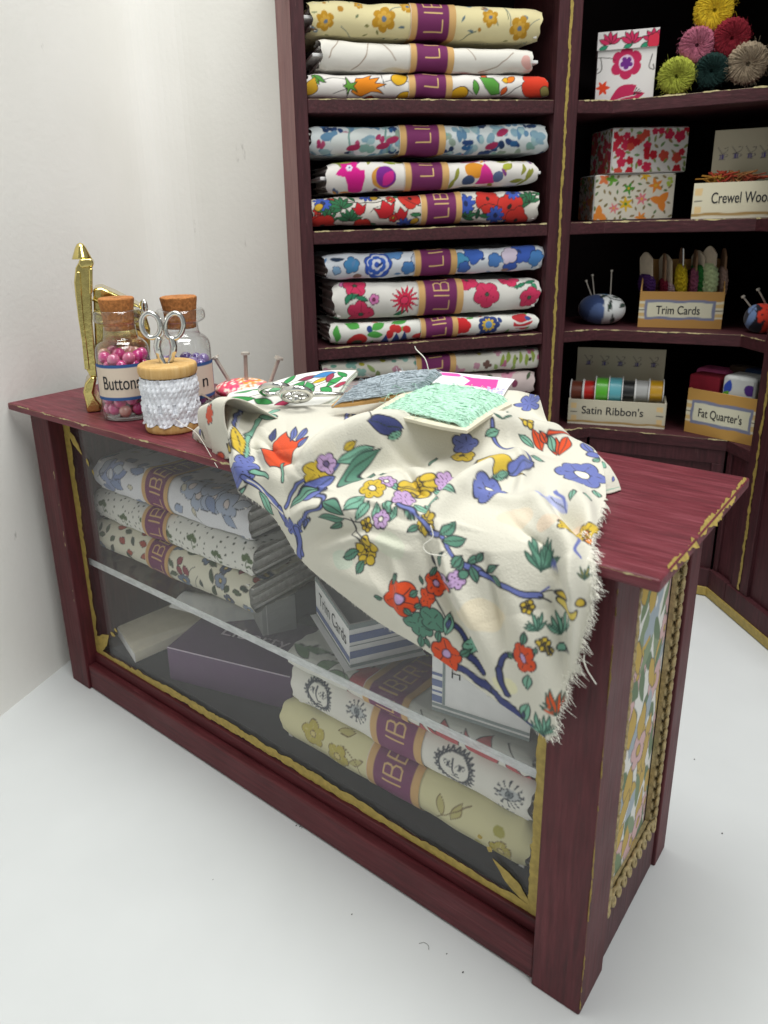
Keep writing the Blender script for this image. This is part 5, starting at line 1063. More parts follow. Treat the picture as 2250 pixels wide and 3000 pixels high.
fl_(1131, 1420, 37, 5, RD, LI, amp=.24, rot=.2, sx=.72); lf_(1128, 1392, 1132, 1365, .5, GD); lf_(1112, 1418, 1096, 1412, .7, GD); lf_(1140, 1455, 1140, 1492, .5, GN); lf_(1152, 1415, 1158, 1398, .5, GN)
lf_(1120, 1572, 1142, 1520, .42, GN); lf_(1124, 1560, 1132, 1535, .3, BL)
be_(1140, 1312, 16); be_(1175, 1390, 17); be_(1186, 1408, 10); bl_(1252, 1300, 14, 10, YE); bl_(1240, 1328, 9, 12, '#d3bd5a')
feather(1160, 1362, 34, GN, 8, .8, 3.0); feather(1212, 1368, 44, GN, 9, .7, 2.7); feather(1170, 1586, 42, GN, 8, .4, 2.6); feather(1200, 1545, 48, '#d5562a', 8, 1.0, 2.6); bl_(1215, 1395, 12, 10, GN); feather(1262, 1250, 24, YE, 5)
cl = thing('draped_cloth', 'cream cotton lawn printed with blue, red and yellow garden flowers, draped over the counter edge', 'cloth', CP[NU // 2, 220])
co = obj('cloth_sheet', (CP.reshape(-1, 3), gridfaces(NU, NV)), M['pc'], cl, colour=p.c, smooth=True)
sd = co.modifiers.new('thickness', 'SOLIDIFY'); sd.thickness = .012 * S; sd.offset = -1
# frayed threads along the cut hem
gs = []; g2 = random.Random(4)
for i in range(900):
    j = int(206 + (NV - 207) * g2.random() ** .9); P = CP[-1 - int(3 * g2.random()), j]; l = (g2.uniform(.015, .075) if i % 18 else g2.uniform(.08, .2)) * (1.2 if j > 250 else .6)
    d = unit(np.array([1 + g2.gauss(0, .2), -.15 + g2.gauss(0, .25), -.35 + g2.gauss(0, .32)])); e = np.array([g2.gauss(0, .03), g2.gauss(0, .03), -.03])
    gs.append(tube([P - d * .04, P + d * l * .5, P + d * l + e], [.0048, .004, .0016], 3, False))
for i in range(160):
    k = int((NU - 1) * g2.random()); P = CP[k, -1]; d = unit(np.array([.2, -.2, -1 + g2.gauss(0, .3)])); gs.append(tube([P, P + d * g2.uniform(.02, .06)], [.006, .003], 3, False))
fo = obj('frayed_hem', join(*gs), M['thread'], cl); fo['kind'] = 'stuff'
# folds of the same cloth stacked at its left end
def slabgrid(top, th):
    """closed slab under a grid of points (nu x nv x 3)"""
    nu, nv = top.shape[:2]; n = nu * nv; bot = top + np.array([0, 0, -th]); V = np.vstack([top.reshape(-1, 3), bot.reshape(-1, 3)])
    F = [list(map(int, f)) for f in gridfaces(nu, nv)] + [[int(i) + n for i in f[::-1]] for f in gridfaces(nu, nv)]
    for j in range(nv - 1):
        F += [[j + 1, j, j + n, j + 1 + n], [(nu - 1) * nv + j, (nu - 1) * nv + j + 1, (nu - 1) * nv + j + 1 + n, (nu - 1) * nv + j + n]]
    for i in range(nu - 1): F += [[i * nv, (i + 1) * nv, (i + 1) * nv + n, i * nv + n], [(i + 1) * nv + nv - 1, i * nv + nv - 1, i * nv + nv - 1 + n, (i + 1) * nv + nv - 1 + n]]
    return V, F
gz = lambda x, y: (560 + x / 2.37, 1060 + y / 2.37)
def foldstrip(pts_top, pts_bot, y, dcol, seed):
    """a hanging fold: a sheet that comes over the top from behind and falls at distance y"""
    n = 30; rows = []
    for k, (a, b) in enumerate(zip(pts_top, pts_bot)):
        A, B = on_y(*gz(*a), y[k]), on_y(*gz(*b), y[k]); rows.append([A + np.array([.5, .8, -.45]), A + np.array([.15, .3, -.04]), A, (A * 2 + B) / 3 + np.array([-.03, -.05, 0]), (A + 2 * B) / 3 + np.array([.03, -.02, 0]), B])
    G = surf(np.array(rows).transpose(1, 0, 2), 24, 60); G = G
    lv = np.concatenate([np.zeros((24, 1)), np.cumsum(np.linalg.norm(np.diff(G, axis=1), axis=-1), 1)], 1); lu = np.concatenate([np.zeros((1, 60)), np.cumsum(np.linalg.norm(np.diff(G, axis=0), axis=-1), 0)])
    q = Print(lu, -lv, '#d3d0c2', .016, .01, seed); dcol(q, lv.max())
    o = obj('cloth_fold', (G.reshape(-1, 3), gridfaces(24, 60)), M['pc'], cl, colour=q.c, smooth=True); m = o.modifiers.new('thickness', 'SOLIDIFY'); m.thickness = .02 * S
foldstrip([(68, 318), (112, 300), (156, 296)], [(82, 596), (120, 600), (160, 610)], (.55, .45, .38), lambda q, m: (q.blob(.1, -m + 1.15, .12, .06, GN, 0, Kd), q.leaf(.3, -m + 1.1, .3, .1, .3, GN, Kd)), 1)
foldstrip([(120, 300), (170, 268), (246, 276)], [(158, 690), (210, 682), (282, 668)], (.3, .2, .05), lambda q, m: (q.flower(.2, -m + .95, .2, 6, RD, None, .35, ol=Kd), q.leaf(.2, -m + 1.22, .3, .12, .1, GN, Kd), q.blob(.4, -m + .1, .2, .08, RD, 0, Kd)), 2)
foldstrip([(34, 470), (60, 450), (84, 470)], [(36, 640), (80, 640), (150, 640)], (.75, .6, .5), lambda q, m: (q.scatter(14, lambda s, x, y, g: s.blob(x, y, .07, .05, g.choice([YE, GD, '#4a4a50', BL]), g.uniform(0, 3), Kd), 2)), 3)

Gf = surf([[on_z(*dp(x, y), z) for x, y, z in r] for r in ([(1284, 1066, 8.03), (1315, 1066, 8.03), (1342, 1058, 8.03)], [(1276, 1020, 8.30), (1308, 1022, 8.27), (1334, 1035, 8.16)], [(1268, 965, 8.50), (1288, 978, 8.46), (1318, 1008, 8.30)])], 40, 40)
lu_, lv2 = np.meshgrid(np.linspace(0, .9, 40), np.linspace(0, 1.2, 40), indexing='ij'); q = Print(lu_, lv2, '#d3d0c2', .016, .01, 3); q.leaf(.55, .9, .4, .14, .9, GN, Kd); q.stem([(.3, .1), (.86, .15)], .03, GN); q.leaf(.7, .5, .3, .1, 1.1, BL, Kd)
o = obj('cloth_fold', (Gf.reshape(-1, 3), gridfaces(40, 40)), M['pc'], cl, colour=q.c, smooth=True); m = o.modifiers.new('thickness', 'SOLIDIFY'); m.thickness = .02 * S
# ------------------------------------------------------------------ things lying on the cloth
def patch(front, back, nu=60, nv=40, bulge=.0):
    """points (x, y, height) of a front and a back edge, photo columns"""
    f = [on_z(*dp(a, b), z) for a, b, z in front]; k = [on_z(*dp(a, b), z) for a, b, z in back]
    m = [(p_ + q_) / 2 + UP * bulge for p_, q_ in zip(f, k)]
    return surf([f, m, k], nu, nv)
G = patch([(484, 869, 8.80), (545, 887, 8.71), (620, 886, 8.74), (690, 873, 8.82), (726, 858, 8.9)], [(505, 846, 8.98), (585, 826, 9.12), (650, 808, 9.24), (712, 800, 9.3), (770, 800, 9.32)], 150, 90, .06)
U, V = np.meshgrid(np.linspace(0, np.linalg.norm(G[-1, 45] - G[0, 45]), 150), np.linspace(0, np.linalg.norm(G[75, -1] - G[75, 0]), 90), indexing='ij')
p = Print(U, V, '#e6e6df', .014, .02, 3); um, vm = U.max(), V.max(); Kn = '#2c3030'
for fx, fy, l, a, c in ((.12, .3, .5, .2, '#3a8a4a'), (.2, .1, .3, 2, '#c9a92a'), (.3, .25, .4, -.4, '#3a8a4a'), (.45, .15, .35, .5, '#b03a5a'), (.5, .5, .55, 1, '#3f8f52'), (.62, .45, .5, 1.9, '#43955a'), (.58, .8, .4, .3, '#8a3a50'), (.7, .65, .34, .4, '#c9ac2a'), (.72, .85, .5, .2, '#3f7fb8'), (.78, .7, .4, 1.4, '#9a3550'), (.85, .55, .5, .7, '#3f9a55'), (.9, .8, .4, 2.4, '#2f8a48'), (.35, .6, .5, .9, '#6aa77a'), (.25, .75, .45, .2, '#4a9a60'), (.42, .85, .4, 1.2, '#3a8f50'), (.1, .65, .4, .7, '#5a9a6a'), (.95, .4, .4, .3, '#b0425a'), (.8, .3, .45, 2.6, '#3f9a55')): p.leaf(fx * um, fy * vm, l, l * .42, a, c, Kn)
for fx, fy in ((.5, .7), (.75, .5), (.3, .5)): p.stem([(fx * um - .3, fy * vm - .1), (fx * um, fy * vm + .05), (fx * um + .3, fy * vm - .05)], .02, Kn)
nc = thing('needle_case', 'leaf printed fabric needle case lying on the draped cloth', 'needle case', G[75, 45])
V_, F_2 = slabgrid(G, .05); obj('cover', (V_, F_2), M['p'], nc, colour=np.vstack([p.c.reshape(-1, 3), np.tile(lin('#c9d3c4'), (150 * 90, 1))]), smooth=False)
G2 = G + np.array([.03, .05, -.05]); V_, F_2 = slabgrid(G2[::3, ::3], .05); obj('lining', (V_, F_2), plain('lining_cotton', '#d3dccf', .9), nc)
# little scissors on it
sc2 = thing('scissors', 'tiny silver scissors lying flat on the leaf printed needle case', 'scissors', on_z(*dp(618, 850), 9.0))
def flat_ring(cx, cy, rx, ry, z, r):
    return tube([on_z(*dp(cx + rx * math.cos(a), cy + ry * math.sin(a)), z - .15 * math.sin(a)) for a in np.linspace(0, 2 * PI, 40)], r, 10, False)
obj('handle', flat_ring(594, 842, 31, 11, 9.10, .06), M['steel'], sc2, smooth=True); obj('handle', flat_ring(640, 852, 31, 13, 9.10, .06), M['steel'], sc2, smooth=True)
hb = on_z(*dp(624, 852), 9.06); obj('pivot', join(sphere(hb, .1, 14, 9, (1, 1, .6)), sphere(on_z(*dp(640, 862), 9.0), .09, 14, 9), sphere(on_z(*dp(612, 847), 9.08), .07, 12, 8)), M['steel'], sc2, smooth=True)
obj('blade', tube([hb, hb + np.array([.5, .5, -.03]), hb + np.array([1.0, 1.0, -.07])], [.06, .05, .015], 8), M['steel'], sc2, smooth=True)
# wool cards
def wool_card(name, label, front, back, c_wool, c_card, nstr, seed, over, cov=(.0, 1.0)):
    G = patch(front, back, 60, 30, .03); t = thing(name, label, 'thread card', G[30, 15])
    V_, F_2 = slabgrid(G[::2, ::2], .05); obj('card', (V_, F_2), c_card, t)
    g = random.Random(seed); gs = []
    a0, a1 = cov
    for i in range(nstr):
        v = g.uniform(over, 1.0) if i % 9 else over; j = min(29, max(0, int(v * 29))); u0 = max(0, min(1, a0 + g.gauss(0, .012))); u1 = max(0, min(1, a1 + g.gauss(0, .012)))
        jj = g.uniform(-2.2, 2.2); pts = []
        for q in np.linspace(u0, u1, 14):
            k = q * 59; k0 = min(58, int(k)); jv = min(28.9, max(0, j + jj * (q - .5) + .5 * math.sin(q * 9 + i))); j0 = int(jv); f = jv - j0
            P = G[k0, j0] * (1 - f) + G[k0, j0 + 1] * f; P = P + (G[k0 + 1, j0] - G[k0, j0]) * (k - k0)
            pts.append(P + np.array([g.gauss(0, .010), g.gauss(0, .010), .012 + abs(g.gauss(0, .012)) + .03 * math.sin(PI * min(1, max(0, q))) ** .5]))
        pts[0] = pts[0] - UP * .07; pts[-1] = pts[-1] - UP * .07
        gs.append(tube(pts, g.uniform(.009, .014), 4, False))
    for i in range(90):
        k = g.randrange(1, 58); j = g.randrange(0, 29); P = G[k, j] + UP * .07; a = g.uniform(0, 6.3); l = g.uniform(.08, .3)
        gs.append(tube([P, P + np.array([math.cos(a) * l * .5, math.sin(a) * l * .5, g.uniform(.02, .1)]), P + np.array([math.cos(a) * l, math.sin(a) * l, g.uniform(-.03, .08)])], .005, 3, False))
    obj('wool_winding', join(*gs), woolmat(c_wool), t, smooth=True); return t, G
_, Gm = wool_card('wool_card', 'beige card wound with mint green wool on the draped cloth', [(803, 888, 9.0), (870, 902, 9.02), (945, 920, 9.03), (1012, 931, 9.0)], [(915, 828, 9.16), (985, 838, 9.14), (1050, 850, 9.1), (1112, 872, 9.04)], '#b4dcc6', M['card'], 320, 3, .13, (.06, .93))
_, Gg = wool_card('wool_card', 'card wound with grey blue wool overlapping the mint green one', [(716, 876, 8.95), (775, 870, 9.02), (840, 860, 9.06), (908, 846, 9.1)], [(770, 832, 9.25), (835, 815, 9.34), (895, 806, 9.38), (955, 803, 9.42)], '#a3aeb5', M['manila'], 300, 4, .10, (.0, 1.0))
# slip of printed paper behind them
G = patch([(895, 826, 9.08), (960, 838, 9.04), (1030, 848, 8.99), (1085, 858, 8.95)], [(862, 801, 9.24), (950, 803, 9.22), (1030, 810, 9.18), (1112, 819, 9.12)], 120, 50, .02)
U, V = np.meshgrid(np.linspace(0, 3, 120), np.linspace(0, 1, 50), indexing='ij'); p = Print(U, V, '#e8e6ea', .012, .01, 4)
p.stem([(.2, .85), (1.45, .85)], .22, '#e05aa8'); p.poly(2.1, .55, [(-.55, .3), (-.2, .22), (.5, .3), (.55, -.3), (-.1, -.26), (-.5, -.3), (-.3, 0)], '#dd4f9e', None, 1); 
p.scatter(14, lambda s, x, y, g: s.blob(x, y, .07, .04, '#b9b3d4', g.uniform(0, 3)), 3, (2.4, 2.95, .02, .35))
ps = thing('paper_slip', 'white paper slip printed in pink behind the wool cards', 'paper', G[60, 25]); V_, F_2 = slabgrid(G, .012)
obj('sheet', (V_, F_2), M['pp'], ps, colour=np.vstack([p.c.reshape(-1, 3), np.tile(lin('#dddddd'), (6000, 1))]))
# loose threads and the needle by the reel
def thread(label, pts, r=.008, mat=None):
    Q = [on_y(*dp(x, y), d) for x, y, d in pts]; o = obj('loose_thread', tube(catmull(Q, 30), r, 5), mat or M['thread'], None, at=Q[0], smooth=True); tag(o, label, 'thread')
thread('short cream thread standing up from the grey wool card', [(926, 800, 3.0), (918, 775, 3.0), (900, 756, 3.0), (896, 748, 3.0)], .010)
thread('curly cream thread lying on the lower cloth fold', [(930, 1135, -.45), (935, 1160, -.47), (915, 1178, -.5), (925, 1195, -.52), (960, 1200, -.5), (965, 1192, -.5)])
thread('white thread hanging from the frayed hem beside the post', [(1262, 1415, -.2), (1262, 1430, -.2), (1270, 1450, -.2), (1288, 1478, -.12)])
thread('thin white thread between the reel and the cloth folds', [(378, 905, .6), (400, 920, .5), (428, 940, .35), (470, 1010, -.06)], .006)
nd = obj('needle', tube([on_z(*c5(922, 1068), 8.35), on_z(*c5(1000, 1108), 8.5)], [.035, .012], 8), M['steel'], None, at=on_z(*c5(922, 1068), 8.35)); tag(nd, 'silver needle point between the cotton reel and pink pincushion', 'needle')

# ================================================================== the corner bay: boxes, wool, pincushions
c3 = lambda x, y: (1600 + x / 2.552, y / 2.552)
c4 = lambda x, y: (1600 + x / 2.552, 640 + y / 2.552)
class Face:
    """an upright face through a point P of the shelf, running along yaw; photo points on it"""
    def __init__(s, P, yaw, f): s.P = np.asarray(P, float); s.X, s.Y = XY(yaw); s.f = f
    def pt(s, x, y, back=0): return on_pl(*s.f(x, y), s.P + s.Y * back, s.Y)
def at_front(x, y, f, back, z):                 # where the column of (x, y) meets the plane standing "back" behind the diagonal shelf front
    P = on_pl(*f(x, y), B1 + nC * back, nC); P[2] = z; return P
def width(F, xl, xr, y):
    a, b = F.pt(xl, y), F.pt(xr, y); return float(np.dot(b - a, F.X))
def height(F, x, y): return F.pt(x, y)[2] - F.P[2]
def painted_face(name, P, X, Z, wd, ht, bg, draw, parent, mat=None, ppc=45, lift=.005, seed=1, wob=.02):
    nu, nv = max(8, int(wd * ppc)), max(8, int(ht * ppc)); U, V = np.meshgrid(np.linspace(0, wd, nu), np.linspace(0, ht, nv), indexing='ij')
    p = Print(U, V, bg, .014, wob, seed); draw(p, wd, ht); n = np.cross(X, Z)
    G = np.asarray(P) + n * lift + U[..., None] * X + V[..., None] * Z
    return obj(name, (G.reshape(-1, 3), gridfaces(nu, nv)), mat or M['p'], parent, colour=p.c)
# tall fabric box with a folded lid
F = Face(at_front(365, 745, c3, .35, Z1 + .004), 24, c3); wd_ = width(F, 368, 802, 600); ht_ = height(F, 375, 378)
t = thing('fabric_box', 'tall white fabric box with a large pink flower on its front', 'box', F.P)
obj('box_body', fbox(F.P, F.X, F.Y, UP, wd_, 1.3, ht_), M['white'], t, bevel=.03)
def d_tall(p, w_, h_):
    p.flower(.50 * w_, .72 * h_, .27 * w_, 6, '#b92a55', None, .24, .5); p.blob(.50 * w_, .72 * h_, .13 * w_, .13 * w_, '#d9c3d8'); p.flower(.50 * w_, .72 * h_, .11 * w_, 5, '#6a2a80', None, .5, .3)
    p.star(.12 * w_, .28 * h_, .13 * w_, 6, '#d84424', None, .5); p.leaf(.48 * w_, .16 * h_, .5 * w_, .24 * w_, .5, '#b92a55'); p.leaf(.55 * w_, .06 * h_, .6 * w_, .2 * w_, .2, '#b92a55')
    p.stem([(.3 * w_, .0), (.5 * w_, .1), (.7 * w_, .16)], .025, '#d9d6d4')
    for a in (.1, .45, .8, 1.2): p.stem([(.66 * w_, .12 * h_), (.66 * w_ + .16 * math.cos(a), .12 * h_ + .16 * math.sin(a))], .02, K); p.blob(.66 * w_ + .19 * math.cos(a), .12 * h_ + .19 * math.sin(a), .02, .02, K)
    for x0, s in ((.05, 1), (.92, -1)): p.stem([(x0 * w_, .84 * h_), (x0 * w_ + s * .04, .62 * h_), (x0 * w_ - s * .1, .56 * h_), (x0 * w_ - s * .06, .66 * h_)], .025, K)
    p.stem([(0, .86 * h_), (.2 * w_, .84 * h_), (.3 * w_, .78 * h_)], .02, K)
painted_face('front_print', F.P, F.X, UP, wd_, ht_, '#d9d6d3', d_tall, t)
htl = height(F, 400, 240) - ht_
obj('lid', fbox(F.P + UP * (ht_ - .02) - F.X * .03 - F.Y * .05, F.X, F.Y, UP, wd_ + .06, 1.38, htl), M['white'], t, bevel=.04)
def d_lid(p, w_, h_):
    for x, r in ((.2, .32), (.55, .3), (.9, .3)): 
        for a in np.linspace(.4, 2.7, 5): p.leaf(x * w_ + .16 * math.cos(a), .3 * h_ + .16 * math.sin(a), .34, .13, a, '#c22e5a', K)
    for x in (.1, .5, .78): p.leaf(x * w_, .12 * h_, .24, .13, .3, '#2f8a68', K)
    p.flower(.92 * w_, .3 * h_, .2, 5, '#c9324a', None, .2, ol=K)
painted_face('lid_print', F.P + UP * (ht_ - .02) - F.X * .03 - F.Y * .05, F.X, UP, wd_ + .06, htl, '#d8d4d2', d_lid, t)
# hanks of crewel wool, wound into soft wheels
def hank(cx, cy, r_px, back, col, label, seed, tilt=(0, 0)):
    C_ = on_pl(*c3(cx, cy), B1 + nC * back, nC); ax = -VIEW(C_); ax = unit(ax + np.array([0, 0, -.1]) + XY(39)[0] * tilt[0] + UP * tilt[1]); r = r_px / 2.552 / pxcm(C_)
    e1 = unit(np.cross(UP, ax)); e2 = np.cross(ax, e1); n, m = 150, 34; a = np.linspace(0, 2 * PI, n, endpoint=False); g = np.random.default_rng(seed)
    s = np.linspace(0, 1, m); rr = r * np.concatenate([np.linspace(.02, .9, 16), .9 + .1 * np.sin(np.linspace(0, PI, 18))]); dz = np.concatenate([-.28 * r * np.exp(-(np.linspace(0, 1, 16) / .33) ** 2), np.linspace(0, 1, 19)[1:] * -.9 * r])
    tw = np.concatenate([np.linspace(-.5, 0, 16), np.zeros(18)])
    A = a[:, None] + tw[None]; 
    rad = rr[None] * (1 + .035 * np.sin(A * 23 + 2) * (s > .1) + .02 * g.normal(size=(n, 1))); z = dz[None] + .04 * r * np.sin(a * 23 + 1)[:, None] * np.sin(PI * np.clip(s * 1.6, 0, 1))[None] + .012 * g.normal(size=(n, m)) + .08 * r
    P = C_ + e1 * (rad * np.cos(A))[..., None] + e2 * (rad * np.sin(A))[..., None] + ax * z[..., None]
    o = thing('wool_hank', label, 'wool', C_, 'hanks of wool on the top shelf of the corner bay')
    mt = woolmat(col); obj('wound_wool', (P.reshape(-1, 3), gridfaces(n, m, True)), mt, o, smooth=True)
    gs = []; q = random.Random(seed)
    for i in range(420):
        t_ = q.uniform(0, 6.28); f = q.uniform(.25, 1); b0 = C_ + (e1 * math.cos(t_) + e2 * math.sin(t_)) * r * f + ax * (.06 * r); l = q.uniform(.03, .11) * (1.3 if f > .9 else .6)
        d = unit(e1 * (math.cos(t_ + q.gauss(0, .6))) + e2 * math.sin(t_ + q.gauss(0, .6)) + ax * q.uniform(0, .5)); gs.append(tube([b0, b0 + d * l * .6 + ax * .02, b0 + d * l + UP * q.gauss(0, .04)], .0035, 3, False))
    for i in range(130):                                  # strands laid from rim to centre
        t_ = 6.28 * i / 130 + q.gauss(0, .03); wb = q.gauss(.5, .22); pts = [C_ + (e1 * math.cos(t_ - wb * (1 - f)) + e2 * math.sin(t_ - wb * (1 - f))) * r * f + ax * r * (.10 + q.gauss(0, .02) - .22 * math.exp(-(f / .33) ** 2) - (.25 * max(0, f - .86) / .14)) for f in (.12, .3, .5, .72, .88, .99)]
        gs.append(tube(pts, r * q.uniform(.018, .032), 5, False))
    fz = obj('wool_fibres', join(*gs), mt, o, smooth=True); return o
hank(1262, 75, 138, .75, '#d9b92a', 'yellow wool hank on top of the heap', 1, (.25, .1))
hank(1128, 338, 124, .7, '#b4687e', 'pink wool hank between the yellow and the lime ones', 2); hank(1392, 285, 132, .8, '#8a1f2e', 'dark red wool hank below the yellow one', 3, (.25, 0))
hank(975, 572, 130, .62, '#a5ad42', 'lime green wool hank beside the tall pink flowered box', 4); hank(1236, 530, 122, .75, '#12302c', 'dark bottle green wool hank in the bottom row', 5); hank(1512, 478, 146, .85, '#a3937c', 'beige wool hank at the right end of the heap', 6, (.2, 0))
# two fabric covered boxes
def d_small(bgcols, n, seed):
    def f(p, w_, h_):
        p.scatter(n, lambda s, x, y, g: (s.flower(x, y, g.uniform(.1, .19), 5, g.choice(bgcols), None, .3, rl(g)) if g.random() < .6 else s.leaf(x, y, .2, .08, rl(g), g.choice(['#7d8a4a', '#6a8a52', '#8a7a4a']))), seed)
    return f
def fabbox(label, xl, xr, yt, yb, back, z, yaw, dep, bg, draw, f):
    F = Face(at_front(xl, yb, f, back, z), yaw, f); wd_ = width(F, xl, xr, (yt + yb) / 2); ht_ = height(F, xl, yt); t = thing('fabric_box', label, 'box', F.P, 'fabric covered boxes on the middle shelf of the corner bay')
    obj('box_body', fbox(F.P, F.X, F.Y, UP, wd_, dep, ht_), M['white'], t, bevel=.06)
    i = .03
    painted_face('front_print', F.P + F.X * i + UP * i, F.X, UP, wd_ - 2 * i, ht_ - 2 * i, bg, draw, t); painted_face('side_print', F.P + F.Y * (dep - i) + UP * i, -F.Y, UP, dep - 2 * i, ht_ - 2 * i, bg, draw, t); painted_face('top_print', F.P + UP * ht_ + F.X * i + F.Y * i, F.X, F.Y, wd_ - 2 * i, dep - 2 * i, bg, draw, t)
    return F, ht_
def d_star(p, w_, h_):
    p.scatter(60, lambda s, x, y, g: s.leaf(x, y, .16, .07, rl(g), g.choice(['#7a7044', '#8a7a52', '#5f7a4a'])), 7)
    for x, y, r, n, c, d in ((.42, .7, .2, 5, '#4d8f3a', '#d6b02a'), (.4, .35, .24, 6, '#d9b22e', '#5a8a3a'), (.6, .45, .2, 6, '#d77a84', '#d9a83a'), (.76, .75, .24, 5, '#dd8838', '#d9a83a'), (.25, .25, .18, 6, '#d98084', '#d9a83a'), (.06, .12, .3, 3, '#dd8838', None), (.84, .4, .34, 3, '#dd8434', None), (.1, .92, .2, 4, '#dd7a4a', None), (.2, .9, .2, 4, '#6aa83a', None), (.62, .98, .2, 6, '#e0b030', None), (.6, .02, .2, 6, '#dd8838', None)): p.star(x * w_, y * h_, r, n, c, d, .4, x * 9)
    for i in range(5): p.blob(.93 * w_ + .05 * math.cos(i), .82 * h_ + .1 * math.sin(i * 2), .05, .05, '#a9bd4a')
F1, h1 = fabbox('low cream fabric box printed with orange and green stars', 345, 948, 1308, 1640, .55, Z2 + .004, 40, 1.5, '#d8d3c3', d_star, c3)
fabbox('white fabric box with red sprigs stacked on the star print box', 480, 1050, 955, 1275, .55, Z2 + .012 + h1, 46, 1.5, '#d6d2cd', d_small(['#b3202e', '#c02a4a', '#b8283a', '#c24a3a'], 60, 9), c3)
# card trays and boxes
def motif(p, x, y, h):                          # a stamped reel with a needle and thread
    c = '#55505e'
    for k in (-.12, 0, .12): p.stem([(x + k * h, y - .3 * h), (x + k * h, y + .02 * h)], .09 * h, '#5d5590')
    p.stem([(x - .25 * h, y - .33 * h), (x + .25 * h, y - .33 * h)], .05 * h, c); p.stem([(x - .25 * h, y + .05 * h), (x + .2 * h, y + .05 * h)], .05 * h, c)
    p.stem([(x - .4 * h, y + .65 * h), (x, y + .1 * h)], .05 * h, c); p.stem([(x, y + .1 * h), (x + .3 * h, y + .3 * h), (x + .35 * h, y + .6 * h), (x + .1 * h, y + .55 * h)], .04 * h, c); p.stem([(x + .2 * h, y - .2 * h), (x + .42 * h, y - .1 * h), (x + .3 * h, y + .05 * h)], .04 * h, c)
def tray(label, txt, base, yaw, f, xl, xr, yt, yb, dep, bg, draw, textbox, back=None, backmotifs=None, sidew=.05, tcol=None, cat='box', name='card_tray', txth=.28, slope=0):
    F = Face(base, yaw, f); wd_ = width(F, xl, xr, (yt + yb) / 2); ht_ = height(F, xl, yt); t = thing(name, label, cat, F.P)
    open_box(F.P, F.X, F.Y, wd_, dep, ht_, sidew, M['manila'] if name == 'card_box' else M['card'], t, 'tray' if name == 'card_tray' else 'carton')
    painted_face('front_face', F.P, F.X, UP, wd_, ht_, bg, draw, t, M['pp'], 40, .004)
    n = -F.Y; painted_face('side_face', F.P + F.X * wd_, F.Y, UP, dep, ht_, bg, draw, t, M['pp'], 30, .004)
    if back:
        hb = height(F, back[0], back[1]); o = fbox(F.P + F.Y * (dep + .003) + F.X * back[2], F.X, F.Y, UP, wd_ - 2 * back[2], .03, hb * back[3]); bc = obj('backing_card', o, M['card'], t)
        if backmotifs:
            ns, yy = backmotifs
            def dm(p, w_, h_):
                for i in range(ns): motif(p, (i + .7) * w_ / (ns + .4), yy * h_, .34)
            painted_face('stamped_print', F.P + F.Y * (dep + .003) + F.X * back[2], F.X, UP, wd_ - 2 * back[2], hb * back[3], '#bdb69f', dm, bc, M['pp'], 40, .004)
    tx, ty, tw = textbox; text_on('lettering', txt, txth, F.P + F.X * tx * wd_ + UP * ty * ht_, F.X, UP, M['text'], t, .012, tw * wd_, 1)
    return F, wd_, ht_, t
def d_wide(p, w_, h_):
    for s in (.06, .94):
        for y in (.25, .75): p.poly(s * w_, y * h_, [(-.09, -.08), (.09, -.08), (.09, .1), (-.09, .1)], '#d9bd8a', None, 1)
        p.stem([(s * w_ - .1, .5 * h_), (s * w_ + .1, .5 * h_)], .03, '#3a3a3c')
    p.stem([(-1, .12 * h_), (9, .12 * h_)], .1 * h_ * .8, '#a78a58'); p.stem([(-1, .03), (9, .03)], .03, '#dcd7c8')
def d_kraft(p, w_, h_):
    p.poly(w_ / 2, .5 * h_, [(-w_, -.24 * h_), (w_, -.24 * h_), (w_, .24 * h_), (-w_, .24 * h_)], '#dbd3ba')
    for y in (.36, .62): p.stem([(-1, y * h_), (9, y * h_)], .1 * h_, '#d3b67e')
    p.stem([(-1, .5 * h_), (9, .5 * h_)], .025, '#2c2c30')
    if w_ > 1.3:
        p.poly(.49 * w_, .5 * h_, [(-.42 * w_, -.27 * h_), (.42 * w_, -.27 * h_), (.42 * w_, .27 * h_), (-.42 * w_, .27 * h_)], '#7f849c'); p.poly(.49 * w_, .5 * h_, [(-.385 * w_, -.2 * h_), (.385 * w_, -.2 * h_), (.385 * w_, .2 * h_), (-.385 * w_, .2 * h_)], '#d9d6bd')
# crewel wool tray (runs out of the picture to the right)
Bz = at_front(1085, 1605, c3, .35, Z2 + .004)
F, w1, h1_, t = tray('cream card tray lettered Crewel Wool with a stamped backing card', 'Crewel Wool', Bz, 16, c3, 1087, 1800, 1372, 1600, 1.0, '#d6d0b6', d_wide, (.50, .58, .60), (1400, 945, .42, 1.0), (4, .72), txth=.30)
g = random.Random(6)
for i, (x, y, c) in enumerate(((1255, 1345, '#a8782e'), (1325, 1322, '#a8402c'), (1425, 1322, '#93643a'), (1500, 1335, '#a04a34'))):
    P = F.pt(x, y, .35); P = P - UP * .02; gs = [tube([P + np.array([g.gauss(0, .1), g.gauss(0, .08), -.15]), P + np.array([g.gauss(0, .14), g.gauss(0, .1), .06]), P + np.array([g.gauss(0, .24), g.gauss(0, .1), g.uniform(0, .2)])], .02, 5, False) for _ in range(40)]
    o = obj('wool_tuft', join(*gs), woolmat(c), None, at=P, smooth=True); tag(o, ['ochre wool tuft at the left end of the crewel tray', 'orange red wool tuft in the crewel tray', 'brown wool tuft in the crewel tray', 'rust wool tuft at the right of the crewel tray'][i], 'wool', 'wool tufts in the crewel tray')
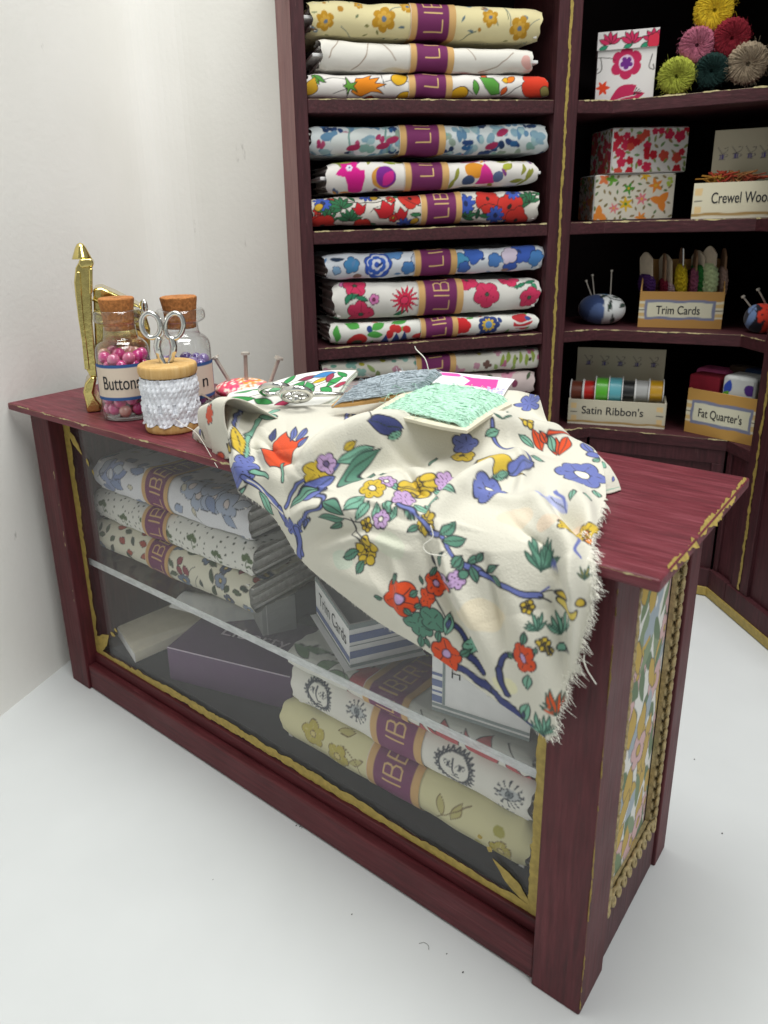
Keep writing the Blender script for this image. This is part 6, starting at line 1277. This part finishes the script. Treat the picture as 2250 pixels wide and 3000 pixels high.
# trim cards box
Bt = on_z(*c4(682, 812), Z3); Bt[2] = Z3 + .004
F, w2, h2_, t = tray('kraft card box lettered Trim Cards full of wound trims', 'Trim Cards', Bt, 17, c4, 690, 1320, 545, 815, 1.5, '#b88c50', d_kraft, (.47, .5, .52), txth=.26, name='card_box')
hi = height(F, 760, 250)
obj('high_back', join(prism([F.P + UP * h2_ * .98, F.P + F.Y * 1.5 + UP * h2_ * .98, F.P + F.Y * 1.5 + UP * h2_ * 1.8], F.X, .04), prism([F.P + F.X * (w2 - .04) + UP * h2_ * .98, F.P + F.X * (w2 - .04) + F.Y * 1.5 + UP * h2_ * .98, F.P + F.X * (w2 - .04) + F.Y * 1.5 + UP * h2_ * 1.8], F.X, .04), fbox(F.P + F.Y * 1.46 + UP * h2_ * .98, F.X, F.Y, UP, w2, .04, h2_ * .82)), M['manila'], t)
spec = [('#44205c', 790, 420, 530, 790, 255, 46, 'purple'), ('#7a1a30', 880, 455, 535, 892, 262, 22, 'crimson'), ('#b59aa0', 935, 480, 540, 935, 268, 40, 'pale lilac'), ('#c9b020', 1012, 345, 548, 1026, 222, 14, 'bright yellow'), ('#8f4f68', 1096, 375, 548, 1132, 235, 26, 'mauve'), ('#2a7030', 1172, 350, 550, 1186, 240, 40, 'dark green'), ('#b4c394', 1246, 340, 550, 1276, 208, 34, 'pale green lace'), ('#a88c80', 1322, 365, 550, 1345, 225, 24, 'dusty pink')]
for i, (c, x, y0, y1, xc, yc, wpx, nm) in enumerate(spec):
    xx = 690 + (x - 740) * (1320 - 690 - 40) / (1340 - 740) if False else x
    bk = .45 + .1 * (i % 3); top = F.pt(xx, y0, bk); bot = F.pt(xx, y1 + 40, bk); ct = F.pt(xc, yc, bk); wcm = wpx / 2.552 / pxcm(top)
    o = thing('trim_card', 'card wound with ' + nm + ' trim in the kraft box', 'trim card', bot, 'trim cards in the kraft box')
    hb = np.linalg.norm(ct - bot); ax_ = unit(ct - bot); pr_l = []
    for s in np.linspace(0, 1, 12): pr_l.append(bot + ax_ * hb * (1 - .12 * (1 - math.sin(PI * s))) + F.Y * (s * .5 - .05))
    Xn = np.cross(ax_, F.Y) * -1; Xn = unit(F.X + F.Y * (.9 if wpx > 30 else .2)) 
    Yn = unit(np.cross(UP, Xn)); pr_l = [bot + Yn * 0] + [bot + ax_ * hb * (1 - .15 * (1 - math.sin(PI * s))) + Yn * (s * .55) for s in np.linspace(0, 1, 14)] + [bot + Yn * .55]
    obj('card', prism(pr_l, Xn, .05), plain('trim_card_stock', '#cdbfa8' if wpx > 30 else '#8a6a50', .8), o)
    g = np.random.default_rng(i); n = 90; m = 30; a = np.linspace(0, 2 * PI, n, endpoint=False); s = np.linspace(0, 1, m); A, Sg = np.meshgrid(a, s, indexing='ij')
    hw = {'#c9b020': .17, '#2a7030': .17, '#b4c394': .16}.get(c, .13); hh = np.linalg.norm(top - bot)
    rx = hw * (1 + .10 * np.sin(Sg * 40 + 3 * np.sin(A * 3)) * np.sign(np.sin(A * 6)) + .06 * g.normal(size=A.shape)) * (np.clip(np.sin(PI * np.clip(Sg, .03, .97)), 0, 1) ** .25)
    P = bot + Yn * (.27 + .36 * np.sin(A) * (rx / hw))[..., None] + Xn * (.02 + rx * np.cos(A))[..., None] + ax_ * (Sg * hh)[..., None]
    V, Fq = P.reshape(-1, 3), [list(map(int, q)) for q in gridfaces(n, m, True)]; Fq += [[int(k * m) for k in range(n)][::-1], [int(k * m + m - 1) for k in range(n)]]
    obj('wound_trim', (V, Fq), woolmat(c), o, smooth=True)
    if i == 3: obj('pin', tube([F.pt(1026, 225, .4), F.pt(1024, 350, .4)], .03, 8), M['steel'], o)
# pincushions
Pc1 = on_z(*c4(405, 800), Z3); Pc1 = Pc1 + unit(np.array([VIEW(Pc1)[0], VIEW(Pc1)[1], 0])) * .35; Pc1[2] = Z3 + .004
def d_cb(p, r):
    p.blob(-.5 * r, -.45 * r, .45 * r, .6 * r, '#33446e', .2); p.blob(-.3 * r, -.8 * r, .3 * r, .3 * r, '#51648f'); p.flower(.1 * r, .2 * r, .3 * r, 5, '#3f7aa8', None, .3)
    for x, y, a in ((.5, -.2, .3), (.2, -.6, 1.2), (.75, -.5, .7), (.4, -.95, .2), (.8, -.05, 1.2), (0, -.2, .5), (.55, .35, .2)): p.leaf(x * r, y * r, .3, .1, a, '#2c4238', K)
    p.stem([(-.1 * r, 0), (.3 * r, -.35 * r), (.8 * r, -.3 * r)], .03, '#22302c'); p.stem([(.2 * r, -.3 * r), (.35 * r, -.9 * r)], .03, '#22302c')
cushion('pincushion', 'white and blue floral pincushion left of the Trim Cards box', Pc1, 172 / 2.552 / pxcm(Pc1), 230 / 2.552 / pxcm(Pc1) * .95, '#d2d5d4', d_cb, (((300, 470), (346, 596)), ((346, 427), (362, 590)), ((490, 393), (480, 584))), c4, XY(20)[0], .8, 'pins in the blue pincushion', ['short pin leaning left from the blue pincushion', 'upright pin at the left of the blue pincushion', 'tall upright pin at the right of the blue pincushion'], .022)
Pc2 = on_z(*c4(1600, 868), Z3); Pc2 = Pc2 + unit(np.array([VIEW(Pc2)[0], VIEW(Pc2)[1], 0])) * .35; Pc2[2] = Z3 + .004
def d_cr(p, r):
    for x, y, q in ((-.1, -.1, .3), (.35, -.5, .32), (-.3, -.7, .28), (.1, -1.0, .3), (.5, .1, .3), (-.1, -.5, .2), (.3, -1.1, .28)): p.flower(x * r, y * r, q * r, 4, '#d9402f', '#22202a', .3, x * 9, None, .16)
    for x, y in ((-.7, -.3), (-.75, -.6), (-.6, 0)): p.leaf(x * r, y * r, .3, .2, 1.2, '#6f86b0', K)
    p.blob(.1 * r, .5 * r, .3 * r, .2 * r, '#d9c23a'); p.blob(.4 * r, .7 * r, .3 * r, .2 * r, '#d5d5d0')
cushion('pincushion', 'black pincushion with bright red flowers at the end of the shelf', Pc2, 125 / 2.552 / pxcm(Pc2), 215 / 2.552 / pxcm(Pc2), '#24222c', d_cr, (((1474, 586), (1556, 694)), ((1586, 532), (1650, 652))), c4, XY(20)[0], .85, 'pins in the red pincushion', ['pin with a round head leaning left from the red flowered pincushion', 'taller pin beside it in the red flowered pincushion'], .026)
# satin ribbon tray
Bs = on_z(*c4(158, 1530), Z4); Bs[2] = Z4 + .004
F, w3, h3_, t = tray('cream card tray lettered Satin Ribbons with a stamped backing card', "Satin Ribbon's", Bs, 19, c4, 160, 893, 1348, 1535, 1.15, '#c6c0aa', d_wide, (.46, .60, .63), (215, 965, .12, .93), (5, .8), txth=.26)
for i, (x, c, nm) in enumerate(((236, '#6e3420', 'copper brown'), (326, '#c31d14', 'bright red'), (420, '#55b02a', 'lime green'), (520, '#5aa9b4', 'turquoise'), (618, '#1c1f20', 'black'), (714, '#b9bab8', 'silver white'), (822, '#d6a312', 'golden yellow'))):
    P = F.pt(x, 1285, .56); r = .40 if i not in (2, 3) else .50; hw = .195
    o = thing('ribbon_reel', nm + ' satin ribbon reel in the card tray', 'ribbon', P, 'ribbon reels in the card tray'); m, nt, b = newmat('satin_' + nm.replace(' ', '_')); b.inputs['Base Color'].default_value = (*lin(c), 1); b.inputs['Roughness'].default_value = .3; b.inputs['Specular IOR Level'].default_value = .9; b.inputs['Sheen Weight'].default_value = .2
    def disc(x0, x1, R, n=40):
        V = []; 
        for xx in (x0, x1):
            for k in range(n): V.append(P + F.X * xx + F.Y * R * math.cos(2 * PI * k / n) + UP * (R * math.sin(2 * PI * k / n) - .02))
        return np.array(V), [list(range(n))[::-1], list(range(n, 2 * n))] + [[k, (k + 1) % n, n + (k + 1) % n, n + k] for k in range(n)]
    obj('ribbon', disc(-hw, hw, r - .05), m, o, bevel=.02)
    obj('flange', disc(-hw - .03, -hw - .002, r), M['white'], o); obj('flange', disc(hw + .002, hw + .03, r), M['white'], o)
# fat quarters box
Bf = on_z(*c4(1030, 1590), Z4); Bf[2] = Z4 + .004
Pe = on_z(*c4(1590, 1730), Z4); yaw = math.degrees(math.atan2(Pe[1] - Bf[1], Pe[0] - Bf[0])); 
F, w4, h4_, t = tray("kraft card box lettered Fat Quarters holding folded fabrics", "Fat Quarter's", Bf, max(-14, min(4, yaw)), c4, 1035, 1590, 1262, 1600, 1.5, '#bd924f', d_kraft, (.48, .5, .60), txth=.27, name='card_box')
def folded(label, x, y, wd, ht, dep, back, col, bev=.1, draw=None, drop=.5):
    P = F.pt(x, y, back); P = P - UP * (ht + drop)
    o = thing('folded_fabric', label, 'fabric', P, 'folded fabrics in the kraft box'); obj('folded_cloth', fbox(P, F.X, F.Y, UP, wd, dep, ht + drop), plain('cotton_' + col[1:], col, .9, 0, .12, 300, .2), o, bevel=bev, seg=4)
    if draw: painted_face('print', P + F.X * .06 + UP * .1, F.X, UP, wd - .12, ht + drop - .2, col, draw, o, None, 45, .006)
folded('crimson folded fabric at the front of the kraft box', 1072, 1158, .98, .2, .8, .15, '#7a1024', .08)
folded('pink rolled fabric behind the crimson one', 1112, 1110, 1.1, .25, .8, .75, '#b4507e', .16)
folded('white folded fabric with a blue and green leaf', 1325, 1168, 1.0, .2, .9, .12, '#c3c6c4', .12, lambda p, w_, h_: (p.leaf(.12, h_ - .25, .5, .24, 1.3, '#2c48a8'), p.leaf(.06, h_ - .5, .36, .2, 1.0, '#5f9a2c'), p.blob(w_ - .1, h_ - .28, .17, .17, '#4a2a78')))
folded('navy folded fabric at the back of the kraft box', 1480, 1120, .7, .2, .5, .95, '#162a4a', .1)
folded('brown patterned fabric at the back of the kraft box', 1370, 1095, .7, .2, .4, 1.1, '#3a2c20', .06)

# lint and specks on the paper
g = random.Random(12); gs = []
for (x, y) in ((82, 834), (155, 995), (262, 1058), (648, 1785), (640, 1783), (652, 1788), (460, 1900), (760, 1975), (965, 2060), (1230, 2090), (235, 1335), (1500, 1640), (1000, 2100), (1560, 1800), (980, 1775)):
    if y < 1400 and x < 200: continue
    P = on_z(*dp(x, y), 0.008); gs.append(sphere(P, g.uniform(.008, .018), 6, 4, (1, 1.6, .4)))
gs2 = []
for (x, y) in ((905, 2038), (150, 1370)):
    P = on_z(*dp(x, y), 0.008); gs2.append(tube(catmull([P, P + (.06, .07, 0), P + (.15, .07, .0), P + (.2, .01, 0)], 10), .0035, 4, False))
o = obj('debris', join(*gs, *gs2), plain('lint_dark', '#4a4846', .9)); tag(o, kind='stuff')
